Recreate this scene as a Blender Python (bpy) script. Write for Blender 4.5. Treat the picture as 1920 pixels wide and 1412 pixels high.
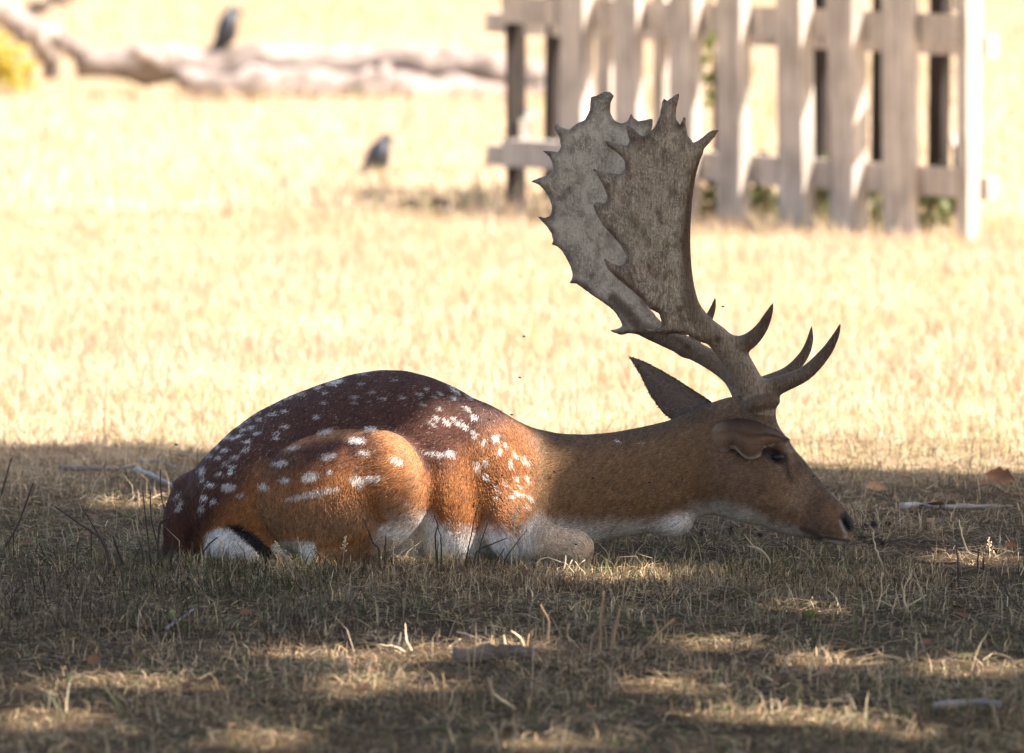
import bpy, math, random
import numpy as np
from mathutils import Vector

random.seed(7)
rng = np.random.default_rng(7)
for o in list(bpy.data.objects):
    bpy.data.objects.remove(o)
scene = bpy.context.scene
COL = scene.collection

# ------------------------------------------------------------------ camera
FPX, PW, PH = 16000.0, 1920.0, 1412.0          # focal length in photo pixels, photo size
CAM = np.array([0.0, -19.0, 1.81])
PITCH = math.atan(1171.0 / FPX)
cam_d = bpy.data.cameras.new("camera")
cam = bpy.data.objects.new("camera", cam_d)
COL.objects.link(cam)
cam.location = CAM
cam.rotation_euler = (math.pi / 2 - PITCH, 0, 0)
cam_d.sensor_width = 36.0
cam_d.lens = 36.0 * FPX / PW
cam_d.clip_start, cam_d.clip_end = 0.5, 5000
cam_d.dof.use_dof = True
cam_d.dof.focus_distance = 18.95
cam_d.dof.aperture_fstop = 5.8
scene.camera = cam

# ------------------------------------------------------------------ sky, sun, exposure
SUN_EL = math.radians(52)
sh = np.array([0.88, -0.47]); sh /= np.linalg.norm(sh)
TOSUN = np.array([sh[0] * math.cos(SUN_EL), sh[1] * math.cos(SUN_EL), math.sin(SUN_EL)])
world = bpy.data.worlds.new("World")
scene.world = world
world.use_nodes = True
wn = world.node_tree.nodes
bg = wn["Background"]
sky = wn.new("ShaderNodeTexSky")
sky.sky_type = 'NISHITA'
sky.sun_disc = False
sky.sun_elevation = SUN_EL
sky.sun_rotation = math.atan2(sh[0], sh[1])
sky.air_density = 1.0
sky.dust_density = 4.0
sky.ozone_density = 0.6
world.node_tree.links.new(sky.outputs[0], bg.inputs[0])
bg.inputs[1].default_value = 0.11
sun_d = bpy.data.lights.new("sun", 'SUN')
sun_d.energy = 5.0
sun_d.angle = math.radians(0.53)
sun_d.color = (1.0, 0.93, 0.85)
sun = bpy.data.objects.new("sun", sun_d)
COL.objects.link(sun)
sun.rotation_euler = Vector(TOSUN).to_track_quat('Z', 'Y').to_euler()
sun.location = (12, -2, 16)
vs = scene.view_settings
vs.view_transform = 'Standard'
vs.look = 'None'
vs.exposure = 1.75
vs.gamma = 1.0
vs.use_curve_mapping = False
scene.cycles.use_denoising = True
scene.cycles.max_bounces = 6
scene.cycles.diffuse_bounces = 4
scene.cycles.glossy_bounces = 2
scene.cycles.transmission_bounces = 4
scene.cycles.caustics_reflective = False
scene.cycles.caustics_refractive = False

# ------------------------------------------------------------------ pixel helpers
_c, _s = math.cos(PITCH), math.sin(PITCH)
def ray(px, py):
    a = (np.asarray(px, float) - PW / 2) / FPX
    b = (PH / 2 - np.asarray(py, float)) / FPX
    return a, _c + b * _s, -_s + b * _c           # right, forward(+y), up
def P(px, py, Y):
    """pixel + world depth plane y=Y -> world point(s)"""
    dx, dy, dz = ray(px, py)
    t = (np.asarray(Y, float) - CAM[1]) / dy
    return np.stack(np.broadcast_arrays(CAM[0] + dx * t, CAM[1] + dy * t, CAM[2] + dz * t), -1)
def G(px, py, z=0.0):
    dx, dy, dz = ray(px, py)
    t = (z - CAM[2]) / dz
    return np.stack(np.broadcast_arrays(CAM[0] + dx * t, CAM[1] + dy * t, CAM[2] + dz * t), -1)
PPM = 842.1                                        # photo pixels per metre at the deer

# ------------------------------------------------------------------ noise
def _lat(seed):
    return np.random.default_rng(seed).random((256, 256)).astype(np.float32)
_LATS = {}
def vnoise(x, y, seed=0):
    if seed not in _LATS: _LATS[seed] = _lat(seed)
    L = _LATS[seed]
    x = np.asarray(x, float); y = np.asarray(y, float)
    xi = np.floor(x).astype(int); yi = np.floor(y).astype(int)
    fx = x - xi; fy = y - yi
    fx = fx * fx * (3 - 2 * fx); fy = fy * fy * (3 - 2 * fy)
    a = L[xi & 255, yi & 255]; b = L[(xi + 1) & 255, yi & 255]
    c = L[xi & 255, (yi + 1) & 255]; d = L[(xi + 1) & 255, (yi + 1) & 255]
    return (a * (1 - fx) + b * fx) * (1 - fy) + (c * (1 - fx) + d * fx) * fy
def fnoise(x, y, seed=0, octv=3):
    r = 0; a = 1; t = 0
    for i in range(octv):
        r = r + a * vnoise(x * 2 ** i, y * 2 ** i, seed + i); t += a; a *= .5
    return r / t
def sstep(a, b, x):
    t = np.clip((np.asarray(x, float) - a) / (b - a), 0, 1)
    return t * t * (3 - 2 * t)
def ground_h(x, y):
    near = 1 - sstep(5, 16, np.abs(np.asarray(y, float)))
    h = (fnoise(np.asarray(x) * 1.3 + 40, np.asarray(y) * 1.3 + 40, 3) - .5) * .05
    h += (fnoise(np.asarray(x) * 7 + 40, np.asarray(y) * 7 + 40, 9, 2) - .5) * .022
    return h * (0.35 + 0.65 * (1 - near)) + near * (fnoise(np.asarray(x) * 5 + 90, np.asarray(y) * 5 + 9, 13, 2) - .5) * .02

# ------------------------------------------------------------------ mesh helpers
def tag(o, label=None, cat=None, group=None, kind=None):
    if label: o["label"] = label
    if cat: o["category"] = cat
    if group: o["group"] = group
    if kind: o["kind"] = kind
    return o
def empty(name, loc=(0, 0, 0)):
    o = bpy.data.objects.new(name, None)
    o.empty_display_size = .1
    o.location = [float(a) for a in loc]
    COL.objects.link(o)
    return o
def mesh_obj(name, verts, faces, mat, parent=None, smooth=True, col=None, colname="col"):
    """verts in WORLD space; the parent is an Empty with only a location"""
    v = np.asarray(verts, np.float32).reshape(-1, 3)
    if parent is not None:
        v = v - np.array(world_loc(parent), np.float32)
    me = bpy.data.meshes.new(name)
    if isinstance(faces, np.ndarray) and faces.ndim == 2:
        nf, k = faces.shape
        me.vertices.add(len(v)); me.vertices.foreach_set("co", v.ravel())
        me.loops.add(nf * k); me.loops.foreach_set("vertex_index", faces.astype(np.int32).ravel())
        me.polygons.add(nf)
        me.polygons.foreach_set("loop_start", np.arange(0, nf * k, k, dtype=np.int32))
        me.update(calc_edges=True)
    else:
        me.from_pydata([tuple(map(float, p)) for p in v], [], [tuple(int(i) for i in f) for f in faces])
    if smooth:
        me.polygons.foreach_set("use_smooth", np.ones(len(me.polygons), bool))
    if col is not None:
        a = me.attributes.new(colname, 'FLOAT_COLOR', 'POINT')
        c = np.ones((len(v), 4), np.float32); c[:, :3] = col
        a.data.foreach_set("color", c.ravel())
    me.materials.append(mat)
    me.update()
    o = bpy.data.objects.new(name, me)
    COL.objects.link(o)
    if parent is not None: o.parent = parent
    return o
def world_loc(o):
    p = Vector((0, 0, 0))
    while o is not None:
        p = p + o.location; o = o.parent
    return p
def tube(pts, rad, sides=7, cap=True, wob=0.0):
    """verts, faces of a tapered tube along pts"""
    pts = np.asarray(pts, float); n = len(pts)
    rad = np.broadcast_to(np.asarray(rad, float), (n,))
    T = np.gradient(pts, axis=0); T /= np.linalg.norm(T, axis=1)[:, None] + 1e-9
    up = np.array([0.13, 0.31, 0.94])
    if abs(T[0] @ up) > .9: up = np.array([1.0, .1, 0])
    V = []; Fc = []
    for i in range(n):
        a = np.cross(T[i], up); a /= np.linalg.norm(a) + 1e-9
        b = np.cross(T[i], a); up = np.cross(a, T[i]) if np.linalg.norm(np.cross(a, T[i])) > 0 else up
        for k in range(sides):
            th = 2 * math.pi * k / sides
            r = rad[i] * (1 + wob * (random.random() - .5))
            V.append(pts[i] + r * (math.cos(th) * a + math.sin(th) * b))
    for i in range(n - 1):
        for k in range(sides):
            k2 = (k + 1) % sides
            Fc.append((i * sides + k, i * sides + k2, (i + 1) * sides + k2, (i + 1) * sides + k))
    if cap:
        Fc.append(tuple(range(sides))[::-1]); Fc.append(tuple((n - 1) * sides + k for k in range(sides)))
    return V, Fc
def join(parts):
    V = []; Fc = []
    for v, f in parts:
        o = len(V); V += list(v); Fc += [tuple(i + o for i in q) for q in f]
    return V, Fc
def smooth_path(pts, n=10):
    """Catmull-Rom through pts"""
    p = np.asarray(pts, float)
    if len(p) == 2: return p[0] + (p[1] - p[0]) * np.linspace(0, 1, n)[:, None]
    q = np.vstack([2 * p[0] - p[1], p, 2 * p[-1] - p[-2]]); out = []
    m = max(2, n // (len(p) - 1))
    for i in range(1, len(q) - 2):
        for t in np.linspace(0, 1, m, endpoint=(i == len(q) - 3)):
            a, b, c, d = q[i - 1:i + 3]
            out.append(.5 * ((2 * b) + (-a + c) * t + (2 * a - 5 * b + 4 * c - d) * t * t + (-a + 3 * b - 3 * c + d) * t ** 3))
    return np.array(out)
def box(c, sx, sy, sz, ax=(1, 0, 0), ay=(0, 1, 0), jit=0.0):
    ax = np.asarray(ax, float); ay = np.asarray(ay, float); az = np.cross(ax, ay); c = np.asarray(c, float)
    V = []
    for dz in (-1, 1):
        for dx, dy in ((-1, -1), (1, -1), (1, 1), (-1, 1)):
            V.append(c + ax * dx * sx / 2 + ay * dy * sy / 2 + az * dz * sz / 2 + (rng.random(3) - .5) * jit)
    return V, [(3, 2, 1, 0), (4, 5, 6, 7), (0, 1, 5, 4), (1, 2, 6, 5), (2, 3, 7, 6), (3, 0, 4, 7)]

# ------------------------------------------------------------------ materials
def new_mat(name):
    m = bpy.data.materials.new(name); m.use_nodes = True
    nt = m.node_tree
    return m, nt, nt.nodes["Principled BSDF"]
def noise_node(nt, scale, detail=4, vec=None, dist=0.0, rough=.55):
    n = nt.nodes.new("ShaderNodeTexNoise")
    n.inputs["Scale"].default_value = scale; n.inputs["Detail"].default_value = detail
    n.inputs["Roughness"].default_value = rough; n.inputs["Distortion"].default_value = dist
    if vec is not None: nt.links.new(vec, n.inputs["Vector"])
    return n.outputs[0]
def ramp(nt, fac, stops):
    r = nt.nodes.new("ShaderNodeValToRGB")
    e = r.color_ramp.elements
    while len(e) < len(stops): e.new(.5)
    for el, (p, c) in zip(e, stops):
        el.position = p; el.color = (*c, 1)
    nt.links.new(fac, r.inputs[0]); return r.outputs[0]
def mixc(nt, fac, a, b, mode='MIX'):
    m = nt.nodes.new("ShaderNodeMix"); m.data_type = 'RGBA'; m.blend_type = mode
    for sock, val in ((m.inputs[0], fac), (m.inputs[6], a), (m.inputs[7], b)):
        if hasattr(val, "links"): nt.links.new(val, sock)
        elif isinstance(val, tuple): sock.default_value = (*val, 1)
        else: sock.default_value = val
    return m.outputs[2]
def mapping(nt, src, scale=(1, 1, 1), rot=(0, 0, 0)):
    m = nt.nodes.new("ShaderNodeMapping")
    m.inputs["Scale"].default_value = scale; m.inputs["Rotation"].default_value = rot
    nt.links.new(src, m.inputs["Vector"]); return m.outputs[0]
def objcoord(nt):
    return nt.nodes.new("ShaderNodeTexCoord").outputs["Object"]
def geopos(nt):
    return nt.nodes.new("ShaderNodeNewGeometry").outputs["Position"]
def bump(nt, bsdf, h, strength=.4, dist=.01):
    b = nt.nodes.new("ShaderNodeBump"); b.inputs["Strength"].default_value = strength
    b.inputs["Distance"].default_value = dist
    nt.links.new(h, b.inputs["Height"]); nt.links.new(b.outputs[0], bsdf.inputs["Normal"])
def attr(nt, name="col"):
    a = nt.nodes.new("ShaderNodeAttribute"); a.attribute_name = name; return a.outputs["Color"]
def plain(name, c, rough=.6, spec=.3):
    m, nt, b = new_mat(name)
    n = noise_node(nt, 30, 3, objcoord(nt))
    col = ramp(nt, n, [(.3, tuple(x * .75 for x in c)), (.7, tuple(min(1, x * 1.2) for x in c))])
    nt.links.new(col, b.inputs["Base Color"])
    b.inputs["Roughness"].default_value = rough; b.inputs["Specular IOR Level"].default_value = spec
    return m
def wood_mat(name, lo, hi, zs=3, xs=40, rough=.85, bstr=.5):
    m, nt, b = new_mat(name)
    v = mapping(nt, objcoord(nt), (xs, xs, zs))
    n = noise_node(nt, 1, 6, v, .6)
    n2 = noise_node(nt, 5, 3, objcoord(nt))
    c = ramp(nt, n, [(.3, lo), (.65, hi)])
    c = mixc(nt, .35, c, ramp(nt, n2, [(.35, tuple(x * .55 for x in lo)), (.7, hi)]))
    nt.links.new(c, b.inputs["Base Color"]); b.inputs["Roughness"].default_value = rough
    b.inputs["Specular IOR Level"].default_value = .2
    bump(nt, b, n, bstr, .006); return m
def attr_mat(name, translucent=.0, rough=.75, spec=.15, aname="col"):
    m, nt, b = new_mat(name)
    c = attr(nt, aname)
    nt.links.new(c, b.inputs["Base Color"]); b.inputs["Roughness"].default_value = rough
    b.inputs["Specular IOR Level"].default_value = spec
    if translucent > 0:
        t = nt.nodes.new("ShaderNodeBsdfTranslucent"); nt.links.new(c, t.inputs[0])
        mx = nt.nodes.new("ShaderNodeMixShader"); mx.inputs[0].default_value = translucent
        nt.links.new(b.outputs[0], mx.inputs[1]); nt.links.new(t.outputs[0], mx.inputs[2])
        nt.links.new(mx.outputs[0], nt.nodes["Material Output"].inputs[0])
    return m

M = {}
M['blade'] = attr_mat("grass_blade", .3, .7, .2)
M['leaf'] = attr_mat("leaf", .35, .55, .3)
M['fence'] = wood_mat("weathered_wood", (.25, .21, .175), (.66, .57, .485))
M['fence_dark'] = wood_mat("dark_shaded_wood", (.018, .014, .012), (.045, .035, .03))  # stained dark wood, near black with the rear row's shade put in
M['bark'] = wood_mat("oak_bark", (.06, .045, .035), (.16, .125, .10), 4, 14)
M['deadwood'] = wood_mat("bleached_wood", (.055, .038, .030), (.38, .31, .27), 8, 8, .9, .9)
M['stick_pale'] = wood_mat("pale_stick", (.26, .24, .235), (.46, .43, .42), 20, 20)
M['stick_grey'] = wood_mat("grey_stick", (.16, .14, .125), (.32, .28, .25), 20, 20)
M['stem_dark'] = plain("dead_stem_dark", (.055, .035, .028), .7)
M['stem_tan'] = plain("dead_stem_tan", (.30, .19, .11), .7)
M['straw'] = plain("straw", (.58, .46, .29), .6)
M['dry_leaf'] = plain("dry_leaf", (.17, .075, .035), .6)
M['dry_leaf_pale'] = plain("dry_leaf_pale", (.27, .15, .08), .6)
M['dropping'] = plain("dropping", (.022, .018, .016), .7, .2)
M['acorn'] = plain("green_acorn", (.20, .24, .05), .4, .5)
M['moss'] = plain("moss", (.13, .13, .03), .9)
M['black_feather'] = plain("black_feather", (.022, .022, .028), .45, .4)
M['beak'] = plain("beak", (.03, .03, .03), .4)
M['fly'] = plain("fly", (.012, .012, .014), .4)

def ground_mat():
    m, nt, b = new_mat("dry_turf")
    p = geopos(nt)
    n1 = noise_node(nt, .9, 5, p); n2 = noise_node(nt, 9, 6, p, .8); n3 = noise_node(nt, 60, 4, p)
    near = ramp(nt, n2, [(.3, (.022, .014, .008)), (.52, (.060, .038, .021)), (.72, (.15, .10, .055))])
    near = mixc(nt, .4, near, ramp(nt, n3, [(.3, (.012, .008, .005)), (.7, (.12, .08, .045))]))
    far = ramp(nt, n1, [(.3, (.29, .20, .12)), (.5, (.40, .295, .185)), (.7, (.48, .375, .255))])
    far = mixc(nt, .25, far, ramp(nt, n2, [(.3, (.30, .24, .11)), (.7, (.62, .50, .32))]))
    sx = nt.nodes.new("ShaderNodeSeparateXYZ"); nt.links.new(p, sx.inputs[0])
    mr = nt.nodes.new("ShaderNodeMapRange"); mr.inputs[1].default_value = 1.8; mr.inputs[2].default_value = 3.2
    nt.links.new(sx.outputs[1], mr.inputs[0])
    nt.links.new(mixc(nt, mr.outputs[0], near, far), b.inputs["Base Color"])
    b.inputs["Roughness"].default_value = .95; b.inputs["Specular IOR Level"].default_value = .05
    bump(nt, b, n3, .6, .02)
    return m
M['ground'] = ground_mat()

# ------------------------------------------------------------------ ground
def axis(dense_lo, dense_hi, step, lo, hi):
    a = list(np.arange(dense_lo, dense_hi, step)); s = step; x = a[-1]
    while x < hi: s *= 1.25; x += s; a.append(x)
    s = step; x = a[0]
    while x > lo: s *= 1.25; x -= s; a.insert(0, x)
    return np.array(a)
gx = axis(-4, 4, .05, -700, 700); gy = axis(-5, 10, .05, -300, 1500)
GX, GY = np.meshgrid(gx, gy, indexing='ij')
GZ = ground_h(GX, GY)
idx = np.arange(GX.size).reshape(GX.shape)
fq = np.stack([idx[:-1, :-1], idx[1:, :-1], idx[1:, 1:], idx[:-1, 1:]], -1).reshape(-1, 4)
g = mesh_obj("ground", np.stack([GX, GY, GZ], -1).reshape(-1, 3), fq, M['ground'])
tag(g, "dry trampled turf of the deer park", "ground", kind="structure")

# ================================================================== SDF toolkit (field in photo pixels x depth*PPM)
class Field:
    def __init__(s, lo, hi, step):
        s.lo = np.array(lo, float); s.step = step
        s.n = [int(math.ceil((hi[i] - lo[i]) / step)) + 1 for i in range(3)]
        s.ax = [(lo[i] + step * np.arange(s.n[i])).astype(np.float32) for i in range(3)]
        s.F = np.full(s.n, 1e3, np.float32)
    def _sl(s, lo, hi):
        sl = []
        for i in range(3):
            a = max(0, int((lo[i] - s.lo[i]) / s.step) - 1); b = min(s.n[i], int((hi[i] - s.lo[i]) / s.step) + 2)
            sl.append(slice(a, max(a, b)))
        return tuple(sl)
    def _q(s, sl):
        return s.ax[0][sl[0]][:, None, None], s.ax[1][sl[1]][None, :, None], s.ax[2][sl[2]][None, None, :]
    def add(s, fn, lo, hi, k):
        sl = s._sl(lo, hi)
        d = fn(*s._q(sl)); a = s.F[sl]
        h = np.maximum(k - np.abs(a - d), 0) / k
        s.F[sl] = np.minimum(a, d) - h * h * k * .25
    def cut(s, fn, lo, hi, k):
        sl = s._sl(lo, hi)
        d = -fn(*s._q(sl)); a = s.F[sl]
        h = np.maximum(k - np.abs(a - d), 0) / k
        s.F[sl] = np.maximum(a, d) + h * h * k * .25
    def ell(s, c, r, rot=0, k=20, rz=0, cut=False):
        R = max(r) + k + 6
        fn = ellipsoid(c, r, rot, rz)
        (s.cut if cut else s.add)(fn, [c[i] - R for i in range(3)], [c[i] + R for i in range(3)], k)
    def cone(s, a, ra, b, rb, k=15, cut=False):
        m = max(ra, rb) + k + 6
        (s.cut if cut else s.add)(rcone(a, ra, b, rb), [min(a[i], b[i]) - m for i in range(3)], [max(a[i], b[i]) + m for i in range(3)], k)
    def chain(s, pts, k=12):
        """pts rows: px, py, v, r ; smoothed"""
        q = smooth_path(pts, 4 * (len(pts) - 1) + 1)
        fs = [rcone(a[:3], max(a[3], 1.5), b[:3], max(b[3], 1.5)) for a, b in zip(q[:-1], q[1:])]
        m = q[:, 3].max() + k + 6
        def fn(x, y, v):
            d = fs[0](x, y, v)
            for f in fs[1:]: d = np.minimum(d, f(x, y, v))
            return d
        s.add(fn, q[:, :3].min(0) - m, q[:, :3].max(0) + m, k)
    def sample(s, p):
        i = [np.clip(np.round((p[:, a] - s.lo[a]) / s.step).astype(int), 0, s.n[a] - 1) for a in range(3)]
        return s.F[i[0], i[1], i[2]]
    def mesh(s):
        F = s.F; ins = F < 0
        c = np.zeros([n - 1 for n in s.n], np.int8)
        offs = [(i, j, k) for i in (0, 1) for j in (0, 1) for k in (0, 1)]
        nn = s.n
        for i, j, k in offs:
            c += ins[i:nn[0] - 1 + i, j:nn[1] - 1 + j, k:nn[2] - 1 + k]
        act = (c > 0) & (c < 8)
        ii = np.argwhere(act); vid = np.full(act.shape, -1, np.int64); vid[act] = np.arange(len(ii))
        acc = np.zeros((len(ii), 3)); cnt = np.zeros(len(ii))
        for a in range(3):
            for j, k in ((0, 0), (0, 1), (1, 0), (1, 1)):
                o0 = [0, 0, 0]; o1 = [0, 0, 0]
                b, d = [x for x in range(3) if x != a]
                o0[b] = j; o0[d] = k; o1[b] = j; o1[d] = k; o1[a] = 1
                f0 = F[ii[:, 0] + o0[0], ii[:, 1] + o0[1], ii[:, 2] + o0[2]]
                f1 = F[ii[:, 0] + o1[0], ii[:, 1] + o1[1], ii[:, 2] + o1[2]]
                m = (f0 < 0) != (f1 < 0)
                t = np.where(m, f0 / np.where(m, f0 - f1, 1), 0)
                p = np.array(o0, float) + t[:, None] * (np.array(o1) - np.array(o0))
                acc[m] += p[m]; cnt[m] += 1
        V = s.lo + s.step * (ii + acc / cnt[:, None])
        quads = []
        for a in range(3):
            b, d = [(1, 2), (2, 0), (0, 1)][a]
            sl0 = [slice(None)] * 3; sl1 = [slice(None)] * 3
            sl0[a] = slice(0, -1); sl1[a] = slice(1, None)
            A = ins[tuple(sl0)]; B = ins[tuple(sl1)]
            e = np.argwhere(A != B)
            e = e[(e[:, b] > 0) & (e[:, d] > 0) & (e[:, b] < nn[b] - 1) & (e[:, d] < nn[d] - 1)]
            flip = A[e[:, 0], e[:, 1], e[:, 2]]
            q = []
            for j, k in ((-1, -1), (0, -1), (0, 0), (-1, 0)):
                g_ = e.copy(); g_[:, b] += j; g_[:, d] += k
                q.append(vid[g_[:, 0], g_[:, 1], g_[:, 2]])
            q = np.stack(q, 1)
            # pixel y runs downwards: handedness flips, so wind the other way
            q = np.where(flip[:, None], q[:, ::-1], q)
            quads.append(q)
        return V, np.concatenate(quads)
def ellipsoid(c, r, rot=0, rz=0):
    ca, sa = math.cos(math.radians(rot)), math.sin(math.radians(rot))
    cz, sz = math.cos(math.radians(rz)), math.sin(math.radians(rz))
    def fn(x, y, v):
        X = x - c[0]; Y = y - c[1]; Vv = v - c[2]
        u = X * ca + Y * sa; w = -X * sa + Y * ca
        u, Vv = u * cz + Vv * sz, -u * sz + Vv * cz
        k0 = np.sqrt((u / r[0]) ** 2 + (w / r[1]) ** 2 + (Vv / r[2]) ** 2)
        k1 = np.sqrt((u / r[0] ** 2) ** 2 + (w / r[1] ** 2) ** 2 + (Vv / r[2] ** 2) ** 2) + 1e-9
        return k0 * (k0 - 1) / k1
    return fn
def rcone(a, ra, b, rb):
    a = np.array(a, float); d = np.array(b, float) - a; L = d @ d + 1e-9
    def fn(x, y, v):
        t = np.clip(((x - a[0]) * d[0] + (y - a[1]) * d[1] + (v - a[2]) * d[2]) / L, 0, 1)
        return np.sqrt((x - a[0] - t * d[0]) ** 2 + (y - a[1] - t * d[1]) ** 2 + (v - a[2] - t * d[2]) ** 2) - (ra + (rb - ra) * t)
    return fn
def q2w(V):
    return P(V[:, 0], V[:, 1], V[:, 2] / PPM)
def poly_sd(x, y, poly):
    p = np.asarray(poly, float); d = np.full(np.broadcast(x, y).shape, 1e9); ins = np.zeros(d.shape, bool)
    for i in range(len(p)):
        a = p[i]; b = p[(i + 1) % len(p)]; e = b - a
        t = np.clip(((x - a[0]) * e[0] + (y - a[1]) * e[1]) / (e @ e + 1e-9), 0, 1)
        d = np.minimum(d, (x - a[0] - t * e[0]) ** 2 + (y - a[1] - t * e[1]) ** 2)
        cross = ((a[1] > y) != (b[1] > y)) & (x < (b[0] - a[0]) * (y - a[1]) / (b[1] - a[1] + 1e-12) + a[0])
        ins ^= cross
    d = np.sqrt(d)
    return np.where(ins, -d, d)

# ================================================================== the deer
deer = empty("fallow_deer", (-.05, .05, 0))
tag(deer, "spotted brown fallow buck with broad antlers lying in the shade, muzzle on the grass", "deer")

prof = np.array([
    # px, top, bottom, v centre, half width
    (298, 1046, 1080, 50, 8), (310, 1002, 1085, 50, 30), (325, 947, 1088, 55, 55), (350, 896, 1090, 60, 85),
    (390, 852, 1090, 60, 115), (430, 806, 1090, 60, 132), (480, 769, 1090, 60, 146), (540, 739, 1090, 60, 156),
    (600, 716, 1090, 60, 164), (660, 697, 1090, 60, 166), (710, 689, 1090, 60, 166), (760, 690, 1090, 60, 166),
    (810, 703, 1090, 60, 164), (860, 725, 1090, 60, 158), (900, 750, 1088, 60, 148), (950, 778, 1078, 55, 132),
    (1000, 798, 1050, 50, 116), (1050, 809, 1034, 46, 103), (1100, 811, 1024, 42, 94), (1150, 807, 1014, 40, 87),
    (1200, 798, 1006, 40, 81), (1250, 787, 997, 40, 77), (1290, 772, 982, 40, 75), (1330, 754, 965, 40, 75),
    (1370, 742, 968, 40, 76), (1400, 748, 977, 40, 75), (1440, 780, 992, 40, 69), (1460, 800, 998, 40, 64),
    (1480, 828, 1004, 40, 57), (1500, 860, 1008, 40, 50), (1525, 895, 1012, 40, 45), (1560, 938, 1017, 40, 40),
    (1580, 957, 1019, 40, 35), (1592, 970, 1017, 40, 27), (1599, 984, 1008, 40, 12)], float)
sx_ = np.arange(290, 1610, 1.0)
def _sm(col, w):
    y = np.interp(sx_, prof[:, 0], prof[:, col])
    k = np.exp(-.5 * (np.arange(-30, 31) / w) ** 2); k /= k.sum()
    return np.convolve(np.pad(y, 30, mode='edge'), k, 'valid')
P_top, P_bot, P_vc, P_w = _sm(1, 7), _sm(2, 7), _sm(3, 10), _sm(4, 8)
def top_at(px): return np.interp(px, sx_, P_top)
body_f = Field((282, 660, -250), (1622, 1110, 320), 4.5)
def loft(x, y, v):
    t = np.interp(x, sx_, P_top); b = np.interp(x, sx_, P_bot); c = np.interp(x, sx_, P_vc); w = np.interp(x, sx_, P_w)
    inset = np.interp(x, [290, 320, 1000, 1300, 1400], [2, 6, 6, 4, 1.5])
    h = np.maximum((b - t) / 2 - inset, 4); m = (b + t) / 2; w = np.maximum(w - inset, 3)
    pw = np.interp(x, [300, 900, 1100, 1350, 1500, 1600], [2.0, 2.0, 2.1, 2.3, 2.4, 2.5])
    k = (np.abs((y - m) / h) ** pw + np.abs((v - c) / w) ** pw) ** (1 / pw)
    d = (k - 1) * np.minimum(h, w)
    d = np.maximum(d, 299 - x)
    return np.maximum(d, x - 1598)
body_f.add(loft, (285, 660, -250), (1620, 1110, 320), 2)
B = body_f
THIGH = dict(c=(640, 928, -96), r=(160, 120, 86), rot=-6)
# rump, far and near thigh
B.ell((480, 950, -20), (130, 120, 92), 0, 60)
B.ell((610, 960, 165), (160, 110, 75), 0, 40)
B.ell((480, 960, 140), (120, 110, 80), 0, 50)
# barrel of the ribs just in front of the thigh
B.ell((838, 945, -24), (70, 142, 96), -4, 18)
# shoulder blade, upper arm
B.ell((930, 890, -4), (70, 135, 84), -22, 42)
B.ell((965, 975, -50), (58, 62, 66), 0, 34)
B.ell((1010, 950, 40), (95, 88, 84), 0, 50)
# near foreleg folded under: forearm, knee, cannon
B.cone((965, 1006, -90), 44, (1068, 1026, -106), 31, 26)
B.ell((1083, 1032, -106), (30, 34, 29), 14, 14)
B.cone((1088, 1060, -106), 18, (960, 1074, -92), 17, 8)
B.cone((960, 1012, 165), 44, (1060, 1026, 178), 34, 26)
B.ell((1076, 1034, 178), (32, 34, 30), 0, 16)
# near thigh with the stifle, crease against the belly
B.ell(THIGH['c'], THIGH['r'], THIGH['rot'], 8)
B.ell((728, 905, -116), (66, 98, 70), -12, 26)
B.cone((715, 985, -112), 44, (600, 1045, -118), 34, 24)
B.cone((600, 1078, -118), 22, (700, 1076, -140), 16, 12)
B.ell((455, 1045, -80), (72, 40, 60), 18, 22)
# skin folds
B.cut(rcone((490, 842, -104), 3, (640, 806, -118), 5), (460, 770, -180), (690, 890, -50), 16)
B.cut(rcone((640, 806, -118), 5, (735, 806, -112), 4), (610, 770, -180), (770, 860, -50), 12)
# tail
B.chain([(352, 915, 20, 26), (336, 965, 8, 28), (334, 1010, 0, 26), (340, 1056, -8, 18)], 18)
# throat wattle, cheek, brow, antler pedicles
B.ell((1262, 984, 12), (36, 20, 28), -8, 16)
B.ell((1388, 900, 0), (74, 58, 46), 32, 44)
B.ell((1388, 900, 80), (74, 58, 46), 32, 44)
B.ell((1432, 816, -8), (40, 20, 26), 22, 22)
B.ell((1432, 816, 88), (40, 20, 26), 22, 22)
B.cone((1420, 800, 10), 33, (1425, 770, 4), 29, 18)
B.cone((1405, 790, 72), 30, (1400, 762, 76), 25, 18)
B.cone((1490, 880, 18), 16, (1560, 955, 22), 14, 30)
B.ell((1560, 985, 20), (34, 26, 24), 35, 24)
# eye sockets, tear line, nostrils, mouth
for sgn, vv in ((-1, -24), (1, 104)):
    B.cut(ellipsoid((1456, 856, vv), (17, 12, 12), 25), (1410, 820, vv - 40), (1500, 900, vv + 40), 9)
    B.cone((1470, 868, vv + 2 * sgn), 4, (1478, 892, vv - 8 * sgn), 2, 8, cut=True)
for sgn, vn in ((-1, 10), (1, 70)):
    B.cut(ellipsoid((1587, 981, vn), (7, 14, 9), -30), (1560, 950, vn - 30), (1610, 1010, vn + 30), 5)
    B.cone((1594, 1011, vn), 2.5, (1540, 1006, vn - 6 * -sgn), 2.5, 5, cut=True)
    B.cone((1540, 1006, vn + 6 * sgn), 2.5, (1505, 990, vn + 10 * sgn), 1.5, 5, cut=True)
bV, bF = B.mesh()
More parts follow.
